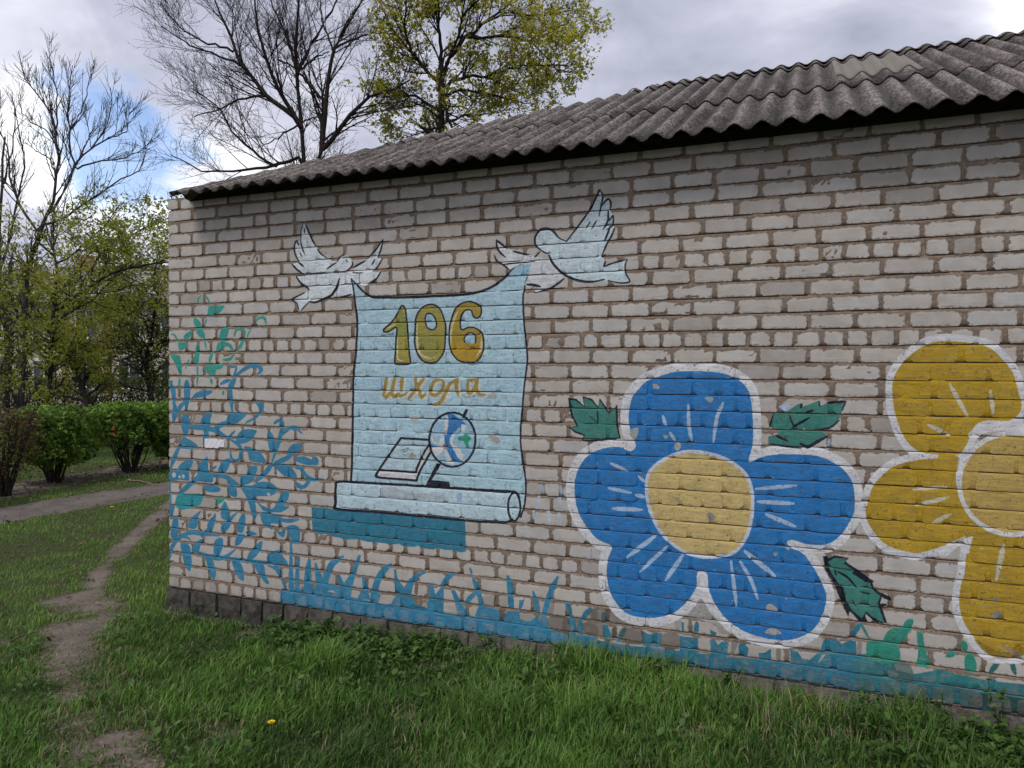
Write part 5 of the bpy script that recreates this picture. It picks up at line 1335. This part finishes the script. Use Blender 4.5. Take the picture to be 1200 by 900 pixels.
# ------------------------------------------------------------------ grass, weeds, litter
def in_view(x, y, z=0.05, mx=430):
    c = proj(np.stack([x, y, np.full(len(x), z)], 1)); return (c[:, 2] > 1.2) & (c[:, 0] > -mx) & (c[:, 0] < 1200+mx) & (c[:, 1] < 1350)
def grass():
    rg = np.random.default_rng(5)
    N = 3400000
    X = rg.uniform(-12, 11, N); Y = rg.uniform(-4.6, 9.5, N)
    D = np.hypot(X-CAM[0], Y-CAM[1])
    dens = np.clip(7200*(3.6/np.maximum(D, 2.0))**1.7, 800, 7800)
    keep = rg.random(N) < dens/(N/(23.0*14.1))
    X, Y, D = X[keep], Y[keep], D[keep]
    ok = in_view(X, Y) & ~((X > -0.02) & (Y > -0.035) & (Y < 6.2)); X, Y, D = X[ok], Y[ok], D[ok]
    cpx = proj(np.stack([X, Y, np.zeros(len(X))], 1)); inn = (cpx[:, 0] > -60) & (cpx[:, 0] < 1260) & (cpx[:, 1] < 960)
    ok = inn | (rg.random(len(X)) < 0.45); X, Y, D = X[ok], Y[ok], D[ok]
    dt = dirt(X, Y); ok = rg.random(len(X)) > sstep(dt, 0.15, 1.0)*0.965; X, Y, D, dt = X[ok], Y[ok], D[ok], dt[ok]
    n = len(X); cl = vnoise(X*1.1, Y*1.1, 41); cl2 = vnoise(X*4.2, Y*4.2, 42)
    lush = sstep(X, -1.5, 2.2)
    h = (0.040+0.038*lush)*(1+0.45*cl+0.42*cl2)*(0.55+0.75*rg.random(n))*(1-0.6*sstep(dt, 0.1, 0.6))
    h *= np.where(Y > -0.35, np.where(X > 0.2, 1.12, 1), 1)
    tuft = sstep(vnoise(X*3.1, Y*3.1, 48), 0.25, 0.7)*lush; h = np.clip(h*(1+0.8*tuft), 0.018, 0.26)
    w = (0.0016+0.0016*rg.random(n))*np.clip((D/3.6)**0.75, 0.9, 2.6)*(0.75+0.6*lush)
    a = rg.random(n)*2*np.pi; lean = (0.18+0.75*rg.random(n)**1.3)*h
    wa = 0.6*cl+1.2
    lx, ly = np.cos(a)*lean+0.18*h*np.cos(wa), np.sin(a)*lean+0.18*h*np.sin(wa)
    b = a+np.pi/2+rg.normal(0, 0.5, n); sx, sy = np.cos(b)*w, np.sin(b)*w
    Z = gz(X, Y)-0.004
    V = np.empty((n, 5, 3), np.float32)
    V[:, 0] = np.stack([X-sx, Y-sy, Z], 1); V[:, 1] = np.stack([X+sx, Y+sy, Z], 1)
    mz = Z+h*0.58; V[:, 2] = np.stack([X+lx*0.30-sx*0.8, Y+ly*0.30-sy*0.8, mz], 1); V[:, 3] = np.stack([X+lx*0.30+sx*0.8, Y+ly*0.30+sy*0.8, mz], 1)
    V[:, 4] = np.stack([X+lx, Y+ly, Z+h*(0.96-0.25*rg.random(n))], 1)
    o = np.arange(n)*5
    T = np.stack([np.stack([o, o+1, o+3], 1), np.stack([o, o+3, o+2], 1), np.stack([o+2, o+3, o+4], 1)], 1).reshape(-1, 3)
    tint = 0.49+0.24*cl+0.20*cl2+rg.normal(0, 0.19, n)-0.06*lush+0.12*sstep(-X, 0, 4)
    yl = vnoise(X*0.8, Y*0.8, 44); tint += 0.22*sstep(yl, 0.2, 0.7)*(X < 1.6)-0.12*sstep(X, 3.0, 6.0)+0.12*(cl2 > 0.25)*rg.random(n)
    tint = np.where(rg.random(n) < 0.02+0.25*sstep(dt, 0.1, 0.5)+0.08*sstep(vnoise(X*2.2, Y*2.2, 47), 0.35, 0.7), 1.0, np.clip(tint, 0, 0.92))
    me = fast_mesh('grass', V.reshape(-1, 3), T, M_GRASS); vattr(me, 'tint', np.repeat(tint, 5))
    obj('grass', me, label='rough green grass growing up to the foot of the painted wall', cat='grass', kind='stuff')
    return n
print('grass blades', grass())
def weeds():
    """broad leaves low in the grass"""
    rg = np.random.default_rng(8); N = 4600
    X = np.r_[rg.uniform(-0.2, 7.6, 1500), rg.uniform(-0.5, 7.6, N-1500)]; Y = np.r_[-0.05-np.abs(rg.normal(0, 0.22, 1500)), rg.uniform(-3.2, -0.1, N-1500)]
    cl = vnoise(X*1.5, Y*1.5, 61); ok = in_view(X, Y) & (cl+rg.normal(0, .25, N) > -0.02) & (dirt(X, Y) < 0.5) & ((Y > -0.8) | (rg.random(N) < 0.62)); X, Y = X[ok], Y[ok]
    k = rg.integers(4, 9, len(X)); idx = np.repeat(np.arange(len(X)), k); n = len(idx)
    a = rg.random(n)*2*np.pi; L = (0.022+0.038*rg.random(n))*(0.7+0.6*rg.random(len(X)))[idx]; up = 0.25+0.9*rg.random(n)
    sz = np.stack([np.cos(a), np.sin(a), up], 1); sz /= np.linalg.norm(sz, axis=1, keepdims=True)
    hgt = 0.01+0.09*rg.random(n)*(0.4+rg.random(len(X)))[idx]
    p0 = np.stack([X[idx], Y[idx], gz(X[idx], Y[idx])+hgt], 1)+rg.normal(0, 0.008, (n, 3))
    s = np.stack([-np.sin(a), np.cos(a), np.zeros(n)], 1); W = L*(0.16+0.18*rg.random(len(X))[idx])
    droop = np.array([0, 0, -1.0])
    p1 = p0+sz*(L*0.35)[:, None]; p2 = p0+sz*(L*0.75)[:, None]+droop*(L*0.06)[:, None]; p3 = p0+sz*L[:, None]+droop*(L*0.22)[:, None]
    V = np.stack([p0, p1-s*W[:, None], p1+s*W[:, None], p2-s*(W*0.8)[:, None], p2+s*(W*0.8)[:, None], p3, p1+droop*(W*0.25)[:, None], p2+droop*(W*0.2)[:, None]], 1)
    o = np.arange(n)*8
    tri = [(0, 6, 1), (0, 2, 6), (1, 6, 7), (1, 7, 3), (6, 2, 4), (6, 4, 7), (3, 7, 5), (7, 4, 5)]
    T = np.stack([np.stack([o+q for q in t], 1) for t in tri], 1).reshape(-1, 3)
    me = fast_mesh('low_weeds', V.reshape(-1, 3), T, M_WEED); vattr(me, 'tint', np.repeat(np.clip(0.5+rg.normal(0, 0.22, n), 0, 1), 8))
    obj('low_weeds', me, label='broad-leaved weeds growing through the grass along the wall', cat='weeds', kind='stuff')
weeds()
def tall_weed(x, y, h, seed, label):
    rg = np.random.default_rng(seed); p = np.array([x, y, float(gz(x, y))])
    t = empty('leafy_weed', p, label, 'weed', 'tall weeds at the foot of the wall')
    ns = rg.integers(2, 5); P = np.zeros((ns, 5, 3)); d = rg.normal(0, 0.28, (ns, 2)); d[:, 1] = -np.abs(d[:, 1])*0.6
    for k in range(5): s = k/4; P[:, k] = np.c_[d*s*h*0.8, np.full(ns, s*h)*(0.7+0.3*rg.random(ns))]
    V, Q = tubes([(P, np.linspace(0.003, 0.0014, 5)[None].repeat(ns, 0))], [4]); obj('stem', fast_mesh('stem', V, Q, M_WEED, True), t)
    pos, n = [], 0
    for i in range(ns):
        for k in range(11): s = 0.15+0.85*k/10; j = s*4; i0 = min(int(j), 3); pos.append(P[i, i0]*(1-j+i0)+P[i, i0+1]*(j-i0))
    pos = np.array(pos)+rg.normal(0, 0.014, (len(pos), 3)); pos[:, 1] = np.minimum(pos[:, 1], -0.0)
    leaf_object('foliage', t, pos, 0.045*(0.7+0.6*rg.random(len(pos))), 0.55+rg.normal(0, .18, len(pos)), M_WEED, rg, 0.5, 0.55)
for i, (x, y, h, lab) in enumerate(((6.02, -0.10, 0.34, 'tallest leafy weed at the foot of the wall, below the yellow flower'),
                                    (5.78, -0.13, 0.22, 'short leafy weed next to the tallest one, below the yellow flower'),
                                    (5.35, -0.10, 0.20, 'leafy weed at the wall foot between the blue and yellow flowers'),
                                    (4.62, -0.10, 0.22, 'leafy weed under the blue flower petal that faces the yellow flower'),
                                    (4.20, -0.12, 0.17, 'low leafy weed under the white notch between the lower blue petals'),
                                    (3.55, -0.10, 0.24, 'leafy weed under the edge of the blue flower nearest the scroll'),
                                    (3.05, -0.10, 0.19, 'leafy weed at the wall foot under the curled end of the scroll'),
                                    (2.50, -0.12, 0.16, 'small leafy weed under the scalloped end of the turquoise bar'),
                                    (1.72, -0.12, 0.17, 'small leafy weed at the wall foot under the painted turquoise bar'))):
    tall_weed(x, y, h, 300+i, lab)
def litter():
    rg = np.random.default_rng(9); N = 26000
    X = rg.uniform(-10, 7, N); Y = rg.uniform(-3.6, 8.5, N); dt = dirt(X, Y)
    hd = np.exp(-(seg_dist(X, Y, HEDGE_L)/0.75)**2)
    onp = seg_dist(X, Y, PATH_C) < PATH_W*0.85
    pr = 0.05+0.20*sstep(dt, 0.2, 0.6)+0.75*hd; pr = np.where(onp, 0.05, pr)
    ok = in_view(X, Y) & (rg.random(N) < pr) & ~((X > -0.02) & (Y > -0.04)); X, Y = X[ok], Y[ok]; D = np.hypot(X-CAM[0], Y-CAM[1])
    pos = np.stack([X, Y, gz(X, Y)+0.012+0.01*rg.random(len(X))], 1)
    V, T = leaf_arrays(pos, (0.022+0.03*rg.random(len(X)))*np.clip(D/7, 0.8, 1.6), rg, 0.85, 0.6)
    me = fast_mesh('leaf_litter', V, T, M_LITTER); vattr(me, 'tint', np.repeat(rg.random(len(X)), 4))
    obj('leaf_litter', me, label='scattered dead leaves on bare soil under the hedge', cat='dead leaves', kind='stuff')
litter()
def stick(name, label, pxs, r, seed):
    rg = np.random.default_rng(seed); P = np.array([gp(*p) for p in pxs]); P[:, 2] += 0.025
    P = resample(P, 7); P[1:-1] += rg.normal(0, 0.008, (5, 3)); o = P[0].copy()
    t = empty(name, o, label, 'stick')
    R = np.linspace(r, r*0.5, 7)[None]
    V, Q = tubes([(P[None]-o, R)], [6]); obj('stem', fast_mesh('stem', V, Q, M_STICK, True), t)
    B, RB = grow(P[None]-o, R, rg, 3, 0.22, (25, 50), 0.05, 4, 0.3, 0.5, 0.08, 0.003)
    V, Q = tubes([(B, RB)], [4]); obj('twig', fast_mesh('twig', V, Q, M_STICK, True), t)
M_STICK = plain('dry_stick', (0.15, 0.115, 0.085), (0.28, 0.22, 0.165), 30)
def pebbles():
    rg = np.random.default_rng(14); N = 5200
    X = rg.uniform(-5.8, 2.2, N); Y = rg.uniform(-3.2, 6, N); dt = dirt(X, Y)
    ok = in_view(X, Y) & (rg.random(N) < 0.9*sstep(dt, 0.45, 0.9)) & ~((X > -0.05) & (Y > -0.06)) & (seg_dist(X, Y, HEDGE_L) > 0.7); X, Y = X[ok], Y[ok]; n = len(X)
    D = np.hypot(X-CAM[0], Y-CAM[1]); s = (0.003+0.008*rg.random(n)**3)*np.clip(D/7, 0.8, 1.5)
    b = np.array([(1, 0, 0), (-1, 0, 0), (0, 1, 0), (0, -1, 0), (0, 0, 0.7), (0, 0, -0.5)], float)
    V = b[None]*(1+rg.normal(0, 0.2, (n, 6, 1)))*s[:, None, None]+np.stack([X, Y, gz(X, Y)+np.where(seg_dist(X, Y, PATH_C) < PATH_W, 0.012, 0.002)], 1)[:, None]
    o = np.arange(n)*6
    T = np.stack([np.stack([o+q for q in t], 1) for t in ((0, 2, 4), (2, 1, 4), (1, 3, 4), (3, 0, 4), (2, 0, 5), (1, 2, 5), (3, 1, 5), (0, 3, 5))], 1).reshape(-1, 3)
    me = fast_mesh('pebbles', V.reshape(-1, 3), T, M_LITTER); vattr(me, 'tint', np.repeat(0.3+0.7*rg.random(n), 6))
    obj('pebbles', me, label='small stones and crumbs of earth on the trodden ground', cat='pebbles', kind='stuff')
pebbles()
stick('fallen_stick', 'pale dry stick lying under the hedge by the building corner', [(173, 556), (180, 552), (186, 549)], 0.022, 91)
stick('fallen_stick', 'thin dry stick lying across the earth path', [(150, 566), (165, 568), (184, 573)], 0.012, 92)
def dandelion(x, y, label, s):
    p = gp(x, y); t = empty('dandelion', p, label, 'flower', 'dandelions in the grass')
    h = 0.075*s; V, Q = tubes([(np.array([[(0, 0, 0), (0.003, 0, h*0.5), (0.004, 0.002, h)]], float), np.full((1, 3), 0.0022))], [5]); obj('stem', fast_mesh('stem', V, Q, M_WEED, True), t)
    rg = np.random.default_rng(int(x)); V, F = [], []
    for ring, (n, L, up) in enumerate(((16, 0.019, 0.15), (13, 0.014, 0.5), (9, 0.009, 1.0))):
        for k in range(n):
            a = k/n*6.283+ring*0.2; d = np.array([math.cos(a), math.sin(a), up]); d /= np.linalg.norm(d); sd = np.array([-math.sin(a), math.cos(a), 0])*0.0028*s
            c = np.array([0.004, 0.002, h]); b = len(V); e = c+d*L*s; V += [c-sd*0.5, c+sd*0.5, e+sd, e-sd]; F.append((b, b+1, b+2, b+3))
    n = NT('dandelion_yellow', 0.6, 0.2); n.color((0.72, 0.46, 0.02)); obj('petals', new_mesh('petals', V, F, n.m), t)
dandelion(317, 876, 'yellow dandelion in the grass close to the earth patch', 1.1)
dandelion(131, 606, 'tiny yellow dandelion in the grass beside the path', 1.6)
